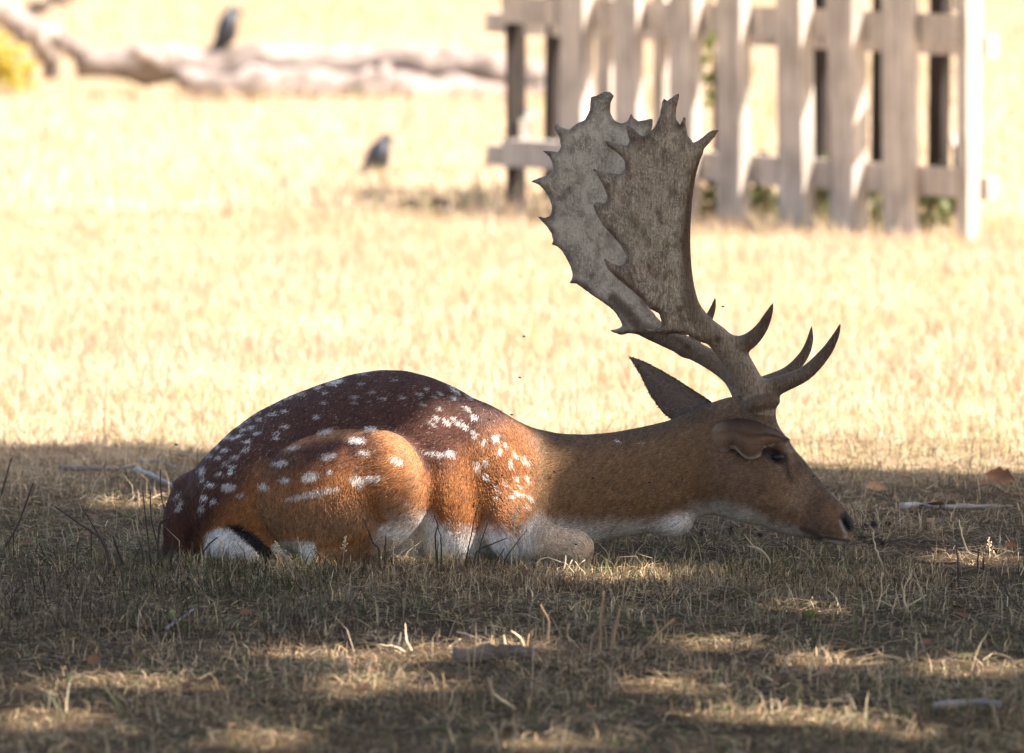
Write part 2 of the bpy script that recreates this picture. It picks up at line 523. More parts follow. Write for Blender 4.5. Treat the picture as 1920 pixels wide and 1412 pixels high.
# light Laplacian relax
def relax(V, F, it=2, lam=.5):
    for _ in range(it):
        acc = np.zeros_like(V); cnt = np.zeros(len(V))
        for a, b in ((0, 1), (1, 2), (2, 3), (3, 0)):
            for s_, t_ in ((a, b), (b, a)):
                np.add.at(acc, F[:, s_], V[F[:, t_]]); np.add.at(cnt, F[:, s_], 1)
        V = V + lam * (acc / np.maximum(cnt, 1)[:, None] - V)
    return V
bV = relax(bV, bF, 2)

# ---- coat pattern, plus some thigh shade and rim light painted in
def zs(lst, ox, oy, s):
    return [(ox + a[0] * s, oy + a[1] * s, a[2] * s, a[3] * s, a[4] if len(a) > 4 else 0) for a in lst]
SPOTS = zs([(1650,230,90,22,-15),(1500,280,45,15,-12),(1335,340,50,14,-10),(1220,375,55,14,-10),(1150,420,40,10,-10),(1060,435,35,10,-10),
 (915,510,55,16,-15),(1560,325,35,10,-10),(1190,495,35,14,-5),(1080,520,70,12,-15),(770,615,45,25,-30),(850,590,40,10,-20),(890,640,55,16,-15),
 (960,570,30,12,0),(810,668,35,12,-15),(655,730,45,16,-25),(760,725,80,12,-22),(940,695,55,14,-10),(1120,700,35,12,0),(1190,630,50,18,0),
 (1110,740,35,14,0),(1560,680,85,26,-18),(850,770,45,16,-20),(640,850,50,14,-20),(580,820,30,14,-30),(830,845,50,16,-20),(740,910,50,18,-15),
 (650,965,40,16,-25),(580,915,35,12,-25),(505,900,35,14,-50),(710,998,40,14,-10),(700,1050,38,22,0),(590,1065,35,18,-20),(435,1040,30,50,25),
 (440,1120,25,25,0),(510,1165,50,22,0),(680,1185,75,38,-5),(990,1180,55,32,5),(1190,1120,60,22,0),(1420,1090,85,45,-8),(1280,830,60,18,-12),
 (1150,968,75,24,-5),(1590,905,90,32,-10),(455,1280,40,25,0),(540,1315,30,25,0),(430,1380,35,30,0),(790,1260,30,25,0),(1830,1130,60,40,20),
 (1840,760,80,30,5),(1600,1040,25,25),(205,1270,18,50,25),(225,1360,18,60,25),(1480,545,35,18,0),(1830,365,40,14,0),(1830,415,40,12,0),(1550,415,35,12,0)],
 290, 670, .2054)
SPOTS += zs([(15,215,30,22),(190,150,60,14,-5),(290,120,60,16),(530,95,60,18,5),(680,115,100,20,18),(860,165,60,18,28),(1010,240,60,14,32),(190,250,40,10),
 (490,210,40,10,10),(280,325,35,14),(380,380,50,10),(555,365,40,16,20),(780,290,30,12,20),(720,345,45,14,20),(910,335,45,16,30),(860,365,35,12,25),
 (1030,380,35,16,35),(1040,310,60,14,40),(1170,365,50,12,38),(745,430,35,14,35),(1150,470,40,16,40),(1215,545,40,18,35),(900,470,30,18,30),
 (870,560,40,22,45),(965,595,50,18,45),(1050,590,70,18,45),(830,605,60,16,40),(1120,620,70,14,50),(1210,700,60,16,60),(1400,740,35,40,60),
 (1440,860,30,35,30),(1300,770,25,30,40),(1490,800,40,18,60),(1580,890,45,18,50),(1675,950,60,22,55),(1540,970,50,16,75),(1310,960,50,26,60),
 (1240,1000,60,30,60),(1320,1095,50,24,40),(1595,1105,35,14,70),(1695,1110,45,16,55),(1410,1200,60,14,55),(1500,1160,35,12,40),(1630,1180,35,12,50),
 (1620,1245,65,14,18),(1555,1270,45,14,5),(1410,1290,35,12,60),(270,655,70,18,3),(150,760,90,30,5),(215,875,65,28,5),(510,945,70,30,35),
 (150,1130,80,45,25),(330,1110,50,40,-20),(250,1110,40,35),(1000,880,50,28,20),(860,880,120,20,8),(1720,1290,50,14,40),(1690,1370,35,12,30)],
 640, 670, .2054)
SPOTS += [(585, 926, 60, 6, -12), (1160, 828, 9, 2, 20), (1205, 831, 6, 2, 0)]
def coat(px, py, v, jitter):
    n = len(px); c = np.zeros((n, 3))
    jx = px + jitter[:, 0]; jy = py + jitter[:, 1]
    def lay(col, m):
        nonlocal c
        c = c * (1 - m[:, None]) + np.array(col) * m[:, None]
    c[:] = (.30, .122, .043)                                        # rufous flank
    nz = fnoise(px / 23, py / 23, 21, 2) - .5
    thigh = 1 - sstep(-2, 7, ellipsoid(THIGH['c'], THIGH['r'], THIGH['rot'])(px, py, v))
    thigh = np.maximum(thigh, 1 - sstep(-2, 7, ellipsoid((728, 905, -116), (66, 98, 70), -12)(px, py, v)))
    thigh = np.maximum(thigh, 1 - sstep(0, 8, rcone((715, 985, -112), 44, (600, 1045, -118), 34)(px, py, v)))
    line_t = np.interp(px, [300, 330, 400, 450, 520, 600, 660, 700, 745, 790], [1120, 1090, 965, 890, 885, 876, 858, 832, 800, 780])
    line = np.interp(px, [300, 330, 400, 480, 600, 690, 800, 850, 900, 950, 1010], [1120, 1090, 965, 880, 850, 850, 878, 856, 812, 800, 815])  # dark back, carried lower before the thigh to paint the crease shade
    line = line * (1 - thigh) + line_t * thigh
    lay((.088, .036, .024), sstep(line + 55, line - 35, jy + nz * 50) * (1 - sstep(930, 1010, px)))
    # thigh: paler towards its lower half
    lay((.33, .195, .110), thigh * sstep(900, 990, jy + nz * 40) * .9)
    rimp = [(540, 828), (590, 812), (640, 803), (690, 802), (740, 818), (778, 858), (796, 915), (786, 960)]
    dr = np.full(n, 1e9)
    for a_, b_2 in zip(rimp[:-1], rimp[1:]):
        dr = np.minimum(dr, rcone((*a_, 0), 0, (*b_2, 0), 0)(px, py, np.zeros(n)))
    lay((.36, .17, .066), thigh * (1 - sstep(8, 30, dr + nz * 10)) * .85)  # lit edge of the thigh, painted as a lighter rufous band
    # neck
    nk = sstep(965, 1025, jx + (jy - 880) * .12)
    lay((.225, .125, .060), nk)
    lay((.12, .072, .040), nk * sstep(55, 0, jy - np.interp(px, sx_, P_top)) * (1 - sstep(1330, 1380, px)))
    # head
    hd = sstep(1290, 1390, jx)
    lay((.21, .125, .074), hd * .8)
    lay((.23, .125, .068), hd * sstep(1440, 1500, px) * sstep(860, 940, jy))
    wl = np.interp(px, [960, 1000, 1150, 1250, 1300, 1340, 1400, 1450, 1500, 1530, 1560, 1600], [985, 968, 975, 966, 945, 935, 950, 975, 993, 1006, 1010, 1012])
    lay((.60, .54, .48), nk * sstep(wl - 14, wl + 26, jy + nz * 14) * (1 - thigh))
    # belly
    bl = np.interp(px, [700, 740, 770, 800, 850, 880, 920, 960, 1010], [985, 970, 945, 955, 978, 985, 985, 1000, 1010])
    bel = sstep(bl - 10, bl + 30, jy + nz * 30) * sstep(690, 720, px) * (1 - sstep(1000, 1040, px)) * (1 - thigh)
    lay((.84, .77, .70), bel)
    # white edge of the thigh towards the belly
    edge = thigh * sstep(0, 1, (ellipsoid(THIGH['c'], THIGH['r'], THIGH['rot'])(px, py, v) + 16) / 14) * sstep(950, 975, py) * sstep(690, 720, px)
    lay((.55, .48, .41), edge * .6)
    # foreleg
    leg = 1 - sstep(-4, 10, np.minimum(rcone((985, 1014, -94), 44, (1062, 1022, -104), 37)(px, py, v), ellipsoid((1080, 1034, -105), (36, 40, 36))(px, py, v)))
    leg = np.maximum(leg, 1 - sstep(-4, 10, rcone((960, 1012, 165), 44, (1070, 1030, 178), 36)(px, py, v)))
    lay((.56, .42, .30), leg * sstep(985, 1025, jx))
    lay((.50, .43, .36), leg * sstep(1040, 1056, jy) * (1 - sstep(1070, 1095, px)))
    # lower hind leg
    cn = 1 - sstep(-3, 8, rcone((600, 1078, -118), 22, (700, 1076, -140), 16)(px, py, v))
    lay((.5, .44, .38), cn * sstep(640, 680, px))
    # rump patch, tail
    near = v < 60
    for poly, col in (([(388, 1000), (405, 990), (430, 990), (455, 1008), (490, 1036), (522, 1066), (400, 1075), (384, 1040)], (.50, .46, .42)),
                      ([(508, 1022), (530, 1012), (560, 1012), (592, 1018), (588, 1068), (525, 1070)], (.62, .58, .53)),
                      ([(424, 984), (446, 982), (480, 1002), (512, 1034), (528, 1064), (505, 1062), (480, 1034), (452, 1010)], (.008, .006, .006))):
        d = poly_sd(jx, jy, poly)
        lay(col, (1 - sstep(-4, 4, d)))
    # spots
    sp = np.zeros(n)
    for (a, b, rx, ry, an) in SPOTS:
        m = (np.abs(px - a) < rx + 25) & (np.abs(py - b) < rx + ry + 25)
        if not m.any(): continue
        ca, sa = math.cos(math.radians(an)), math.sin(math.radians(an))
        X = jx[m] - a; Y = jy[m] - b
        q = np.sqrt(((X * ca + Y * sa) / (rx * .92)) ** 2 + ((-X * sa + Y * ca) / (ry * .98)) ** 2)
        op = (.6 + .4 * ((a * 7.13 + b * 3.7) % 1.0)) * (.62 if (640 < a < 830 and b < 800) else 1)
        sp[m] = np.maximum(sp[m], op * (1 - sstep(.75, 1.2, q)))
    lay((.64, .59, .53), sp * .92)
    fn_ = fnoise(px / 34 + 3, py / 26 + 8, 23, 3)
    lay((.145, .088, .058), hd * sstep(.48, .68, fn_) * .6 * (jy < wl - 6))
    lay((.36, .25, .165), hd * (1 - sstep(-10, 22, ellipsoid((1500, 925, 0), (16, 30, 1e4), 35)(px, py, np.zeros(n)))) * .55)
    lay((.13, .082, .056), hd * (1 - sstep(0, 26, jy - np.interp(px, sx_, P_top))) * .7 * (px > 1440))
    # face marks
    ring = ellipsoid((1455, 856, 0), (34, 23, 1e4), 25)(px, py, np.zeros(n))
    lay((.035, .024, .02), (1 - sstep(-14, -2, ring)) * hd)
    lay((.34, .27, .20), (1 - sstep(0, 6, np.abs(ring - 3))) * hd * .5 * (py < 850))
    d = rcone((1468, 866, 0), 7, (1482, 900, 0), 3)(px, py, np.zeros(n)); lay((.07, .045, .033), (1 - sstep(-2, 5, d)) * hd * .65)
    lay((.05, .042, .042), (1 - sstep(-6, 4, ellipsoid((1590, 978, 0), (16, 22, 1e4), -35)(px, py, np.zeros(n)))))
    lay((.004, .004, .004), (1 - sstep(-4, 3, ellipsoid((1587, 984, 0), (6, 14, 1e4), -32)(px, py, np.zeros(n)))))
    lay((.55, .50, .45), (1 - sstep(-1, 3, rcone((1575, 978, 0), 1, (1588, 1006, 0), 2.0)(px, py, np.zeros(n)))) * .45)
    d = rcone((1592, 1013, 0), 2, (1540, 1008, 0), 2.2)(px, py, np.zeros(n)); lay((.06, .045, .036), (1 - sstep(-1, 3, d)) * .8)
    d = rcone((1540, 1008, 0), 2.2, (1504, 990, 0), 3)(px, py, np.zeros(n)); lay((.055, .038, .03), (1 - sstep(-1, 6, d)) * .8)
    return c
zero2 = np.zeros((len(bV), 2))
bC = coat(bV[:, 0], bV[:, 1], bV[:, 2], zero2)

# ---- ears (part of the one body mesh)
def resample(pts, n):
    q = smooth_path(pts, 60); L = np.r_[0, np.cumsum(np.linalg.norm(np.diff(q, axis=0), axis=1))]
    t = np.linspace(0, L[-1], n)
    return np.stack([np.interp(t, L, q[:, i]) for i in range(q.shape[1])], 1)
def ear(up, lo, vfun, th, nu=34, ns=26, flare=None):
    U = resample(up, nu); Lw = resample(lo, nu)
    ss = np.linspace(0, 1, ns); uu = np.linspace(0, 1, nu)
    q = U[:, None, :] * (1 - ss)[None, :, None] + Lw[:, None, :] * ss[None, :, None]
    u2, s2 = np.meshgrid(uu, ss, indexing='ij')
    v = vfun(u2, s2)
    A = np.concatenate([q, v[..., None]], -1).reshape(-1, 3)
    t = th * np.sqrt(np.clip(1 - (2 * s2 - 1) ** 4, 0.02, 1)) * (1 - .7 * u2)
    Bk = A.copy(); Bk[:, 2] += t.ravel()
    i = np.arange(nu * ns).reshape(nu, ns); n0 = nu * ns
    f = [np.stack([i[:-1, :-1], i[:-1, 1:], i[1:, 1:], i[1:, :-1]], -1).reshape(-1, 4)]
    j = i + n0
    f.append(np.stack([j[:-1, :-1], j[1:, :-1], j[1:, 1:], j[:-1, 1:]], -1).reshape(-1, 4))
    for e in (0, -1):
        a = i[:, e]; b = j[:, e]
        r_ = np.stack([a[:-1], a[1:], b[1:], b[:-1]], -1); f.append(r_ if e == 0 else r_[:, ::-1])
    for e in (0, -1):
        a = i[e]; b = j[e]
        r_ = np.stack([a[:-1], b[:-1], b[1:], a[1:]], -1); f.append(r_ if e == 0 else r_[:, ::-1])
    return np.vstack([A, Bk]), np.vstack(f), np.r_[u2.ravel(), u2.ravel()], np.r_[s2.ravel(), s2.ravel()]
eV, eF, eu, es = ear([(1322, 800), (1352, 789), (1385, 785), (1408, 788), (1433, 796), (1458, 808), (1479, 823)],
                     [(1322, 836), (1352, 845), (1374, 838), (1386, 848), (1398, 859), (1412, 860), (1424, 853), (1429, 840), (1446, 834), (1479, 825)],
                     lambda u, s: 2 - 84 * np.sin(math.pi * np.clip(u, 0, 1) ** .85) * (1 - 1.5 * (s - .62) ** 2) - 14 * u - 10 * np.exp(-((s - .3) / .12) ** 2) * np.sin(math.pi * u), 7)
eC = np.empty((len(eV), 3)); eC[:] = (.12, .070, .043)
eC *= (.55 + .9 * sstep(0, .8, es))[:, None]
_b = sstep(.32, .1, eu)[:, None]; eC = eC * (1 - _b) + np.array((.25, .155, .092)) * _b
rim = sstep(.90, .96, es) * sstep(.12, .2, eu)
eC = eC * (1 - rim[:, None]) + np.array((.42, .37, .32)) * rim[:, None]
topd = sstep(.12, .0, es) * .6
eC = eC * (1 - topd[:, None]) + np.array((.03, .02, .016)) * topd[:, None]
fV, fF, fu, fs = ear([(1372, 782), (1322, 745), (1300, 731), (1272, 713), (1232, 690), (1202, 675), (1181, 669)],
                     [(1330, 822), (1282, 800), (1254, 783), (1236, 765), (1219, 739), (1203, 708), (1190, 685), (1181, 670)],
                     lambda u, s: 84 + 40 * u - 26 * np.sin(math.pi * s) * (1 - u) ** .6, 7)
fC = np.empty((len(fV), 3)); fC[:] = (.16, .112, .084)
mid = (sstep(.5, .9, fs) * (1 - sstep(.0, .55, fu)))[:, None]
fC = fC * (1 - mid * .6) + np.array((.30, .26, .22)) * mid * .6
edgd = np.maximum(sstep(.06, .0, fs), sstep(.93, 1., fs))[:, None]; fC = fC * (1 - edgd * .7)
# hard-coded order: body, near ear, far ear
n0, n1 = len(bV), len(eV)
allV = np.vstack([bV, eV, fV]); allF = np.vstack([bF, eF + n0, fF + n0 + n1]); allC = np.vstack([bC, eC, fC])
allW = q2w(allV)
M['fur_skin'] = attr_mat("fur_undercoat", 0, .85, .1)
M['fur'] = attr_mat("fur_hair", .12, .5, .35)
body = mesh_obj("body", allW, allF, M['fur_skin'], deer, True, allC)

# ---- fur: one strand object grown from the body
def face_samples(W, F, n, wgt=None):
    a, b, c, d = (W[F[:, i]] for i in range(4))
    nr = np.cross(c - a, d - b); ar = np.linalg.norm(nr, axis=1) * .5 + 1e-12; nr /= (2 * ar)[:, None]
    w = ar if wgt is None else ar * wgt
    cdf = np.cumsum(w); f = np.searchsorted(cdf, rng.random(n) * cdf[-1])
    f = np.clip(f, 0, len(F) - 1)
    s, t = rng.random(n), rng.random(n)
    p = a[f] * ((1 - s) * (1 - t))[:, None] + b[f] * (s * (1 - t))[:, None] + c[f] * (s * t)[:, None] + d[f] * ((1 - s) * t)[:, None]
    return f, p, nr[f], s, t
fc_q = allV[allF].mean(1)
wg = np.where(fc_q[:, 2] < 70, 1.0, .45)                # denser on the side one can see
wg = np.where(fc_q[:, 1] > 1078, 0, wg)
wg = np.where(fc_q[:, 0] > 1330, wg * 2.2, wg)
wg = np.where((fc_q[:, 0] > 1570) & (fc_q[:, 1] < 1002), wg * .15, wg)
NH = 300000
hf, hp, hn, hs_, ht_ = face_samples(allW, allF, NH, wg)
hq = fc_q[hf]
# colour at the root: the coat function with a little jitter makes ragged spot edges
jit = rng.normal(0, 1, (NH, 2)) * np.array([2.4, 2.0])
isbody = hf < len(bF)
rootq = np.zeros((NH, 3))
A4 = allV[allF[hf]]
rootq = A4[:, 0] * ((1 - hs_) * (1 - ht_))[:, None] + A4[:, 1] * (hs_ * (1 - ht_))[:, None] + A4[:, 2] * (hs_ * ht_)[:, None] + A4[:, 3] * ((1 - hs_) * ht_)[:, None]
hc = np.zeros((NH, 3))
hc[isbody] = coat(rootq[isbody, 0], rootq[isbody, 1], rootq[isbody, 2], jit[isbody])
hc[~isbody] = allC[allF[hf[~isbody], 0]]
x_, y_ = rootq[:, 0], rootq[:, 1]
flow = np.zeros((NH, 3))
def setflow(mask_w, vec):
    global flow
    flow = flow * (1 - mask_w[:, None]) + np.array(vec) * mask_w[:, None]
one = np.ones(NH)
setflow(one, (-.85, 0, -.5))
setflow(sstep(560, 400, x_), (-.55, 0, -.9))
thm = 1 - sstep(0, 12, ellipsoid(THIGH['c'], THIGH['r'], THIGH['rot'])(rootq[:, 0], rootq[:, 1], rootq[:, 2]))
setflow(thm * sstep(840, 930, y_), (-.12, 0, -1))
setflow(sstep(840, 930, x_) * (1 - sstep(990, 1040, x_)) * sstep(740, 790, y_), (.42, 0, -.9))
setflow(sstep(780, 800, x_) * (1 - sstep(890, 920, x_)) * sstep(830, 870, y_), (-.2, 0, -1))
setflow(sstep(990, 1050, x_), (-.85, 0, -.45))
setflow(sstep(1010, 1040, x_) * sstep(985, 1005, y_) * (1 - sstep(1110, 1125, x_)) * (rootq[:, 2] < -40), (.9, 0, -.3))
setflow(sstep(1340, 1420, x_), (-.83, 0, .25))
flow[~isbody] = (-.5, 0, .3)
flow[(~isbody) & (x_ > 1335)] = (.7, 0, -.4)
flow += rng.normal(0, .22, (NH, 3))
ang = (fnoise(x_ / 30, y_ / 30, 31, 2) - .5) * 1.1                # tousled locks
flow = np.stack([flow[:, 0] * np.cos(ang) - flow[:, 2] * np.sin(ang), flow[:, 1], flow[:, 0] * np.sin(ang) + flow[:, 2] * np.cos(ang)], 1)
flow -= (flow * hn).sum(1)[:, None] * hn
flow /= np.linalg.norm(flow, axis=1)[:, None] + 1e-9
Lh = np.full(NH, .0115)
Lh = Lh + .010 * sstep(820, 900, x_) * (1 - sstep(980, 1020, x_)) * sstep(760, 800, y_)
Lh = np.where(x_ > 1000, .014, Lh); Lh = np.where(x_ > 1300, .0085, Lh); Lh = np.where(x_ > 1480, .0055, Lh)
Lh = np.where(x_ < 390, .019, Lh); Lh = np.where(~isbody, .0065, Lh)
Lh = np.where((y_ > 1000) & (x_ > 1010) & (x_ < 1125), .009, Lh)
Lh *= rng.uniform(.65, 1.25, NH)
lift = rng.uniform(.10, .42, NH); lift = np.where(x_ > 1300, lift * .7, lift)
wild = rng.random(NH) < .012; lift = np.where(wild, rng.uniform(.5, 1.1, NH), lift); Lh = np.where(wild & (x_ < 1300), Lh * 1.25, Lh)
tt = np.array([0, .38, .72, 1.0])
pts = np.empty((NH, 4, 3))
for k, t in enumerate(tt):
    nup = lift * t - .30 * lift * t * t
    sag = np.zeros((NH, 3)); sag[:, 2] = -.12 * t * t
    pts[:, k] = hp - hn * .0012 + Lh[:, None] * (flow * t + hn * nup[:, None] + sag)
def hair_object(name, pts, col, r0, mat, parent):
    n, m = pts.shape[:2]
    cu = bpy.data.hair_curves.new(name)
    cu.add_curves([m] * n)
    loc = np.array(world_loc(parent))
    cu.attributes["position"].data.foreach_set("vector", (pts - loc).astype(np.float32).ravel())
    ra = cu.attributes.get("radius") or cu.attributes.new("radius", 'FLOAT', 'POINT')
    r = (np.asarray(r0)[:, None] * np.array([1, .95, .7, .15][:m])[None]).astype(np.float32)
    ra.data.foreach_set("value", r.ravel())
    ca = cu.attributes.new("col", 'FLOAT_COLOR', 'CURVE')
    c4 = np.ones((n, 4), np.float32); c4[:, :3] = col; ca.data.foreach_set("color", c4.ravel())
    cu.materials.append(mat)
    o = bpy.data.objects.new(name, cu); COL.objects.link(o); o.parent = parent
    return o
locks = .55 + .9 * fnoise((x_ + y_ * .3) / 5, (y_ - x_ * .2) / 8, 41, 3)
palex = (rng.random(NH) < .03) & (x_ > 400) & (x_ < 950) & (y_ < 900)
hc[palex] = (.30, .21, .16)
hcol = np.clip(hc * (rng.uniform(.5, 1.5, NH) * locks)[:, None], 0, .85)
rad = np.where(x_ > 1300, .00048, .00075) * rng.uniform(.8, 1.2, NH)
fur = hair_object("fur", pts, hcol, rad, M['fur'], deer)

# ---- eyes
def uvsphere(c, r, nu=16, nv=10, flat=(1, 1, 1)):
    V = []; Fc = []
    for i in range(nv + 1):
        th = math.pi * i / nv
        for j in range(nu):
            ph = 2 * math.pi * j / nu
            V.append(np.array(c) + r * np.array([math.sin(th) * math.cos(ph) * flat[0], math.sin(th) * math.sin(ph) * flat[1], math.cos(th) * flat[2]]))
    for i in range(nv):
        for j in range(nu):
            Fc.append((i * nu + j, (i + 1) * nu + j, (i + 1) * nu + (j + 1) % nu, i * nu + (j + 1) % nu))
    return V, Fc
m, nt, b_ = new_mat("eye"); b_.inputs["Base Color"].default_value = (.012, .008, .006, 1); b_.inputs["Roughness"].default_value = .4; b_.inputs["Specular IOR Level"].default_value = .3
M['eye'] = m
for vv in (-4, 84):
    c = P(1455, 857, (vv + (4 if vv < 40 else -4)) / PPM)
    mesh_obj("eye", *uvsphere(c, .0225, flat=(1.1, 1, .72)), M['eye'], deer)

# ---- antlers
def antler_mat():
    m, nt, b = new_mat("antler_bone")
    base = attr(nt)
    oc = objcoord(nt)
    v1 = mapping(nt, oc, (150, 50, 16), (0, math.radians(-12), 0))
    st = noise_node(nt, 1.6, 6, v1, .8)
    bl = noise_node(nt, 13, 5, oc, 1.2); fine = noise_node(nt, 120, 4, oc)
    c = mixc(nt, ramp(nt, st, [(.40, (0, 0, 0)), (.62, (.75, .75, .75))]), base, (.66, .54, .39))
    c = mixc(nt, ramp(nt, bl, [(.46, (0, 0, 0)), (.66, (.55, .55, .55))]), c, (.10, .055, .032))
    gr = noise_node(nt, 6, 3, oc)
    c = mixc(nt, ramp(nt, gr, [(.52, (0, 0, 0)), (.7, (.35, .35, .35))]), c, (.14, .13, .05))
    c = mixc(nt, ramp(nt, fine, [(.56, (0, 0, 0)), (.70, (.5, .5, .5))]), c, (.11, .07, .045))
    vn = noise_node(nt, 1.0, 3, mapping(nt, oc, (95, 60, 34), (0, math.radians(-14), 0)), 1.6)
    c = mixc(nt, ramp(nt, vn, [(.455, (0, 0, 0)), (.5, (.75, .75, .75)), (.545, (0, 0, 0))]), c, (.78, .66, .49))
    rd = noise_node(nt, 17, 3, mapping(nt, oc, (1, 1, .7)), .5)
    c = mixc(nt, ramp(nt, rd, [(.60, (0, 0, 0)), (.70, (.6, .6, .6))]), c, (.12, .040, .025))
    keep = nt.nodes.new("ShaderNodeAttribute"); keep.attribute_name = "dark"
    c = mixc(nt, keep.outputs["Fac"], c, mixc(nt, st, (.030, .016, .009), (.16, .088, .044)))
    nt.links.new(c, b.inputs["Base Color"]); b.inputs["Roughness"].default_value = .62
    b.inputs["Specular IOR Level"].default_value = .35
    ad = nt.nodes.new("ShaderNodeMath"); ad.operation = 'ADD'
    nt.links.new(st, ad.inputs[0]); nt.links.new(fine, ad.inputs[1])
    bump(nt, b, ad.outputs[0], 1.0, .006)
    return m
M['antler'] = antler_mat()
def zp(l): return [(960 + .3541 * a, 140 + .3541 * b) for a, b in l]
near_palm = zp([(1090, 1400), (1010, 1310), (955, 1190), (925, 1050), (915, 900), (925, 750), (935, 620), (950, 530), (985, 450), (1020, 390), (1075, 330), (1098, 289),
 (1050, 297), (1000, 338), (960, 360), (932, 322), (922, 268), (921, 217), (906, 228), (889, 266), (870, 235), (873, 170), (891, 95), (855, 112), (824, 138), (799, 123),
 (790, 170), (780, 220), (757, 275), (730, 302), (700, 328), (672, 316), (645, 285), (602, 261), (607, 300), (622, 352), (610, 375), (570, 370), (530, 356), (487, 345),
 (505, 380), (555, 412), (593, 450), (600, 495), (575, 525), (535, 525), (480, 508), (423, 496), (455, 540), (488, 600), (505, 650), (490, 681), (458, 672), (445, 668), (429, 692), (448, 740),
 (480, 800), (530, 850), (580, 910), (606, 960), (597, 1000), (570, 1012), (530, 1000), (485, 968), (505, 1030), (560, 1080), (620, 1130), (690, 1190), (730, 1240),
 (778, 1265), (790, 1300), (796, 1335), (745, 1348), (688, 1345), (735, 1366), (800, 1376), (870, 1372), (930, 1378), (1010, 1420)])
far_palm = zp([(930, 1440), (880, 1405), (780, 1385), (690, 1372), (620, 1370), (575, 1378), (512, 1357), (560, 1345), (586, 1330), (572, 1298), (540, 1250), (480, 1205), (420, 1165), (370, 1128), (338, 1105),
 (296, 1106), (315, 1085), (320, 1055), (308, 1015), (288, 975), (262, 930), (238, 908), (207, 903), (217, 880), (208, 840), (180, 800), (127, 742), (170, 757), (203, 748),
 (212, 705), (195, 650), (165, 605), (140, 582), (91, 565), (140, 548), (190, 530), (214, 512), (213, 470), (195, 432), (156, 401), (200, 405), (245, 408), (258, 380),
 (250, 330), (230, 298), (222, 268), (240, 261), (270, 282), (302, 290), (340, 258), (385, 240), (410, 190), (417, 118), (450, 110), (490, 88), (520, 92), (541, 112),
 (522, 150), (520, 200), (540, 240), (575, 258), (607, 250), (632, 200), (647, 230), (668, 246), (702, 240), (749, 229), (744, 282), (725, 320), (730, 420), (715, 540),
 (690, 680), (660, 820), (650, 960), (662, 1100), (700, 1190), (738, 1248), (790, 1310), (860, 1345), (930, 1385)])
def palm_fn(poly, vm, tmax):
    cache = {}
    def fn(x, y, v):
        d2 = poly_sd(x[:, :, 0], y[:, :, 0], poly)[:, :, None]
        e = np.clip(-d2 / 11, 0, 1)
        th = tmax(x, y) * np.sqrt(1 - (1 - e) ** 2)
        a = np.abs(v - vm(x, y))
        return np.where(d2 < 0, a - th, np.hypot(d2, a)).astype(np.float32)
    return fn
def make_antler(lo, hi, poly, vm, tmax, chains, label, bone, stain):
    A = Field(lo, hi, 3.0)
    xs = [p[0] for p in poly]; ys = [p[1] for p in poly]
    A.add(palm_fn(poly, vm, tmax), (min(xs) - 12, min(ys) - 12, lo[2]), (max(xs) + 12, max(ys) + 12, hi[2]), 1)
    for c, k in chains: A.chain(c, k)
    V, F = A.mesh(); V = relax(V, F, 1, .5)
    d2 = poly_sd(V[:, 0], V[:, 1], poly)
    n = fnoise(V[:, 0] / 14, V[:, 1] / 14, 55, 3); n2 = fnoise(V[:, 0] / 16 + 9, V[:, 1] / 20 + 4, 57, 4)
    dark = np.zeros(len(V))
    for c, k in chains:                                   # beams and tines are browner than the palm
        q = smooth_path(c, 20)
        for a, b in zip(q[:-1], q[1:]):
            t = 1 - sstep(2, 12, rcone(a[:3], max(a[3], 2), b[:3], max(b[3], 2))(V[:, 0], V[:, 1], V[:, 2]))
            tip = .92 - .40 * sstep(8, 24, (a[3] + b[3]) / 2)
            dark = np.maximum(dark, t * tip)
    rimd = (1 - sstep(2, 18, -d2)) * (d2 < 3) * (.2 + .8 * n)  # palm darkens towards its rim, broken up by noise
    rimd = np.maximum(rimd, stain * sstep(.5, .72, n2) * (d2 < -4))
    dark = np.maximum(dark, rimd)
    # stubby points: dark tips
    ctr = np.array([np.mean(xs), np.mean(ys)])
    for i in range(len(poly)):
        a, b, c = (np.array(poly[(i + j) % len(poly)]) for j in (-1, 0, 1))
        u, w = a - b, c - b
        cosang = u @ w / (np.linalg.norm(u) * np.linalg.norm(w) + 1e-9)
        if cosang > .2 and np.linalg.norm(b - ctr) > 90:
            dd = np.hypot(V[:, 0] - b[0], V[:, 1] - b[1])
            dark = np.maximum(dark, (1 - sstep(2, 20, dd)) * .95)
    col = np.empty((len(V), 3)); col[:] = bone; col *= (.75 + .5 * fnoise(V[:, 0] / 22, V[:, 1] / 40, 59, 3))[:, None]
    o = mesh_obj("antler", q2w(V), F, M['antler'], deer, True, col)
    at = o.data.attributes.new("dark", 'FLOAT', 'POINT'); at.data.foreach_set("value", np.clip(dark, 0, 1).astype(np.float32))
    o["label"] = label
    return o
vmn = lambda x, y: -38 - 95 * np.clip((640 - y) / 460, 0, 1.2) + .0011 * (x - 1225) ** 2 - .06 * (x - 1225)
vmf = lambda x, y: 112 + 80 * np.clip((640 - y) / 460, 0, 1.2) - .0009 * (x - 1130) ** 2
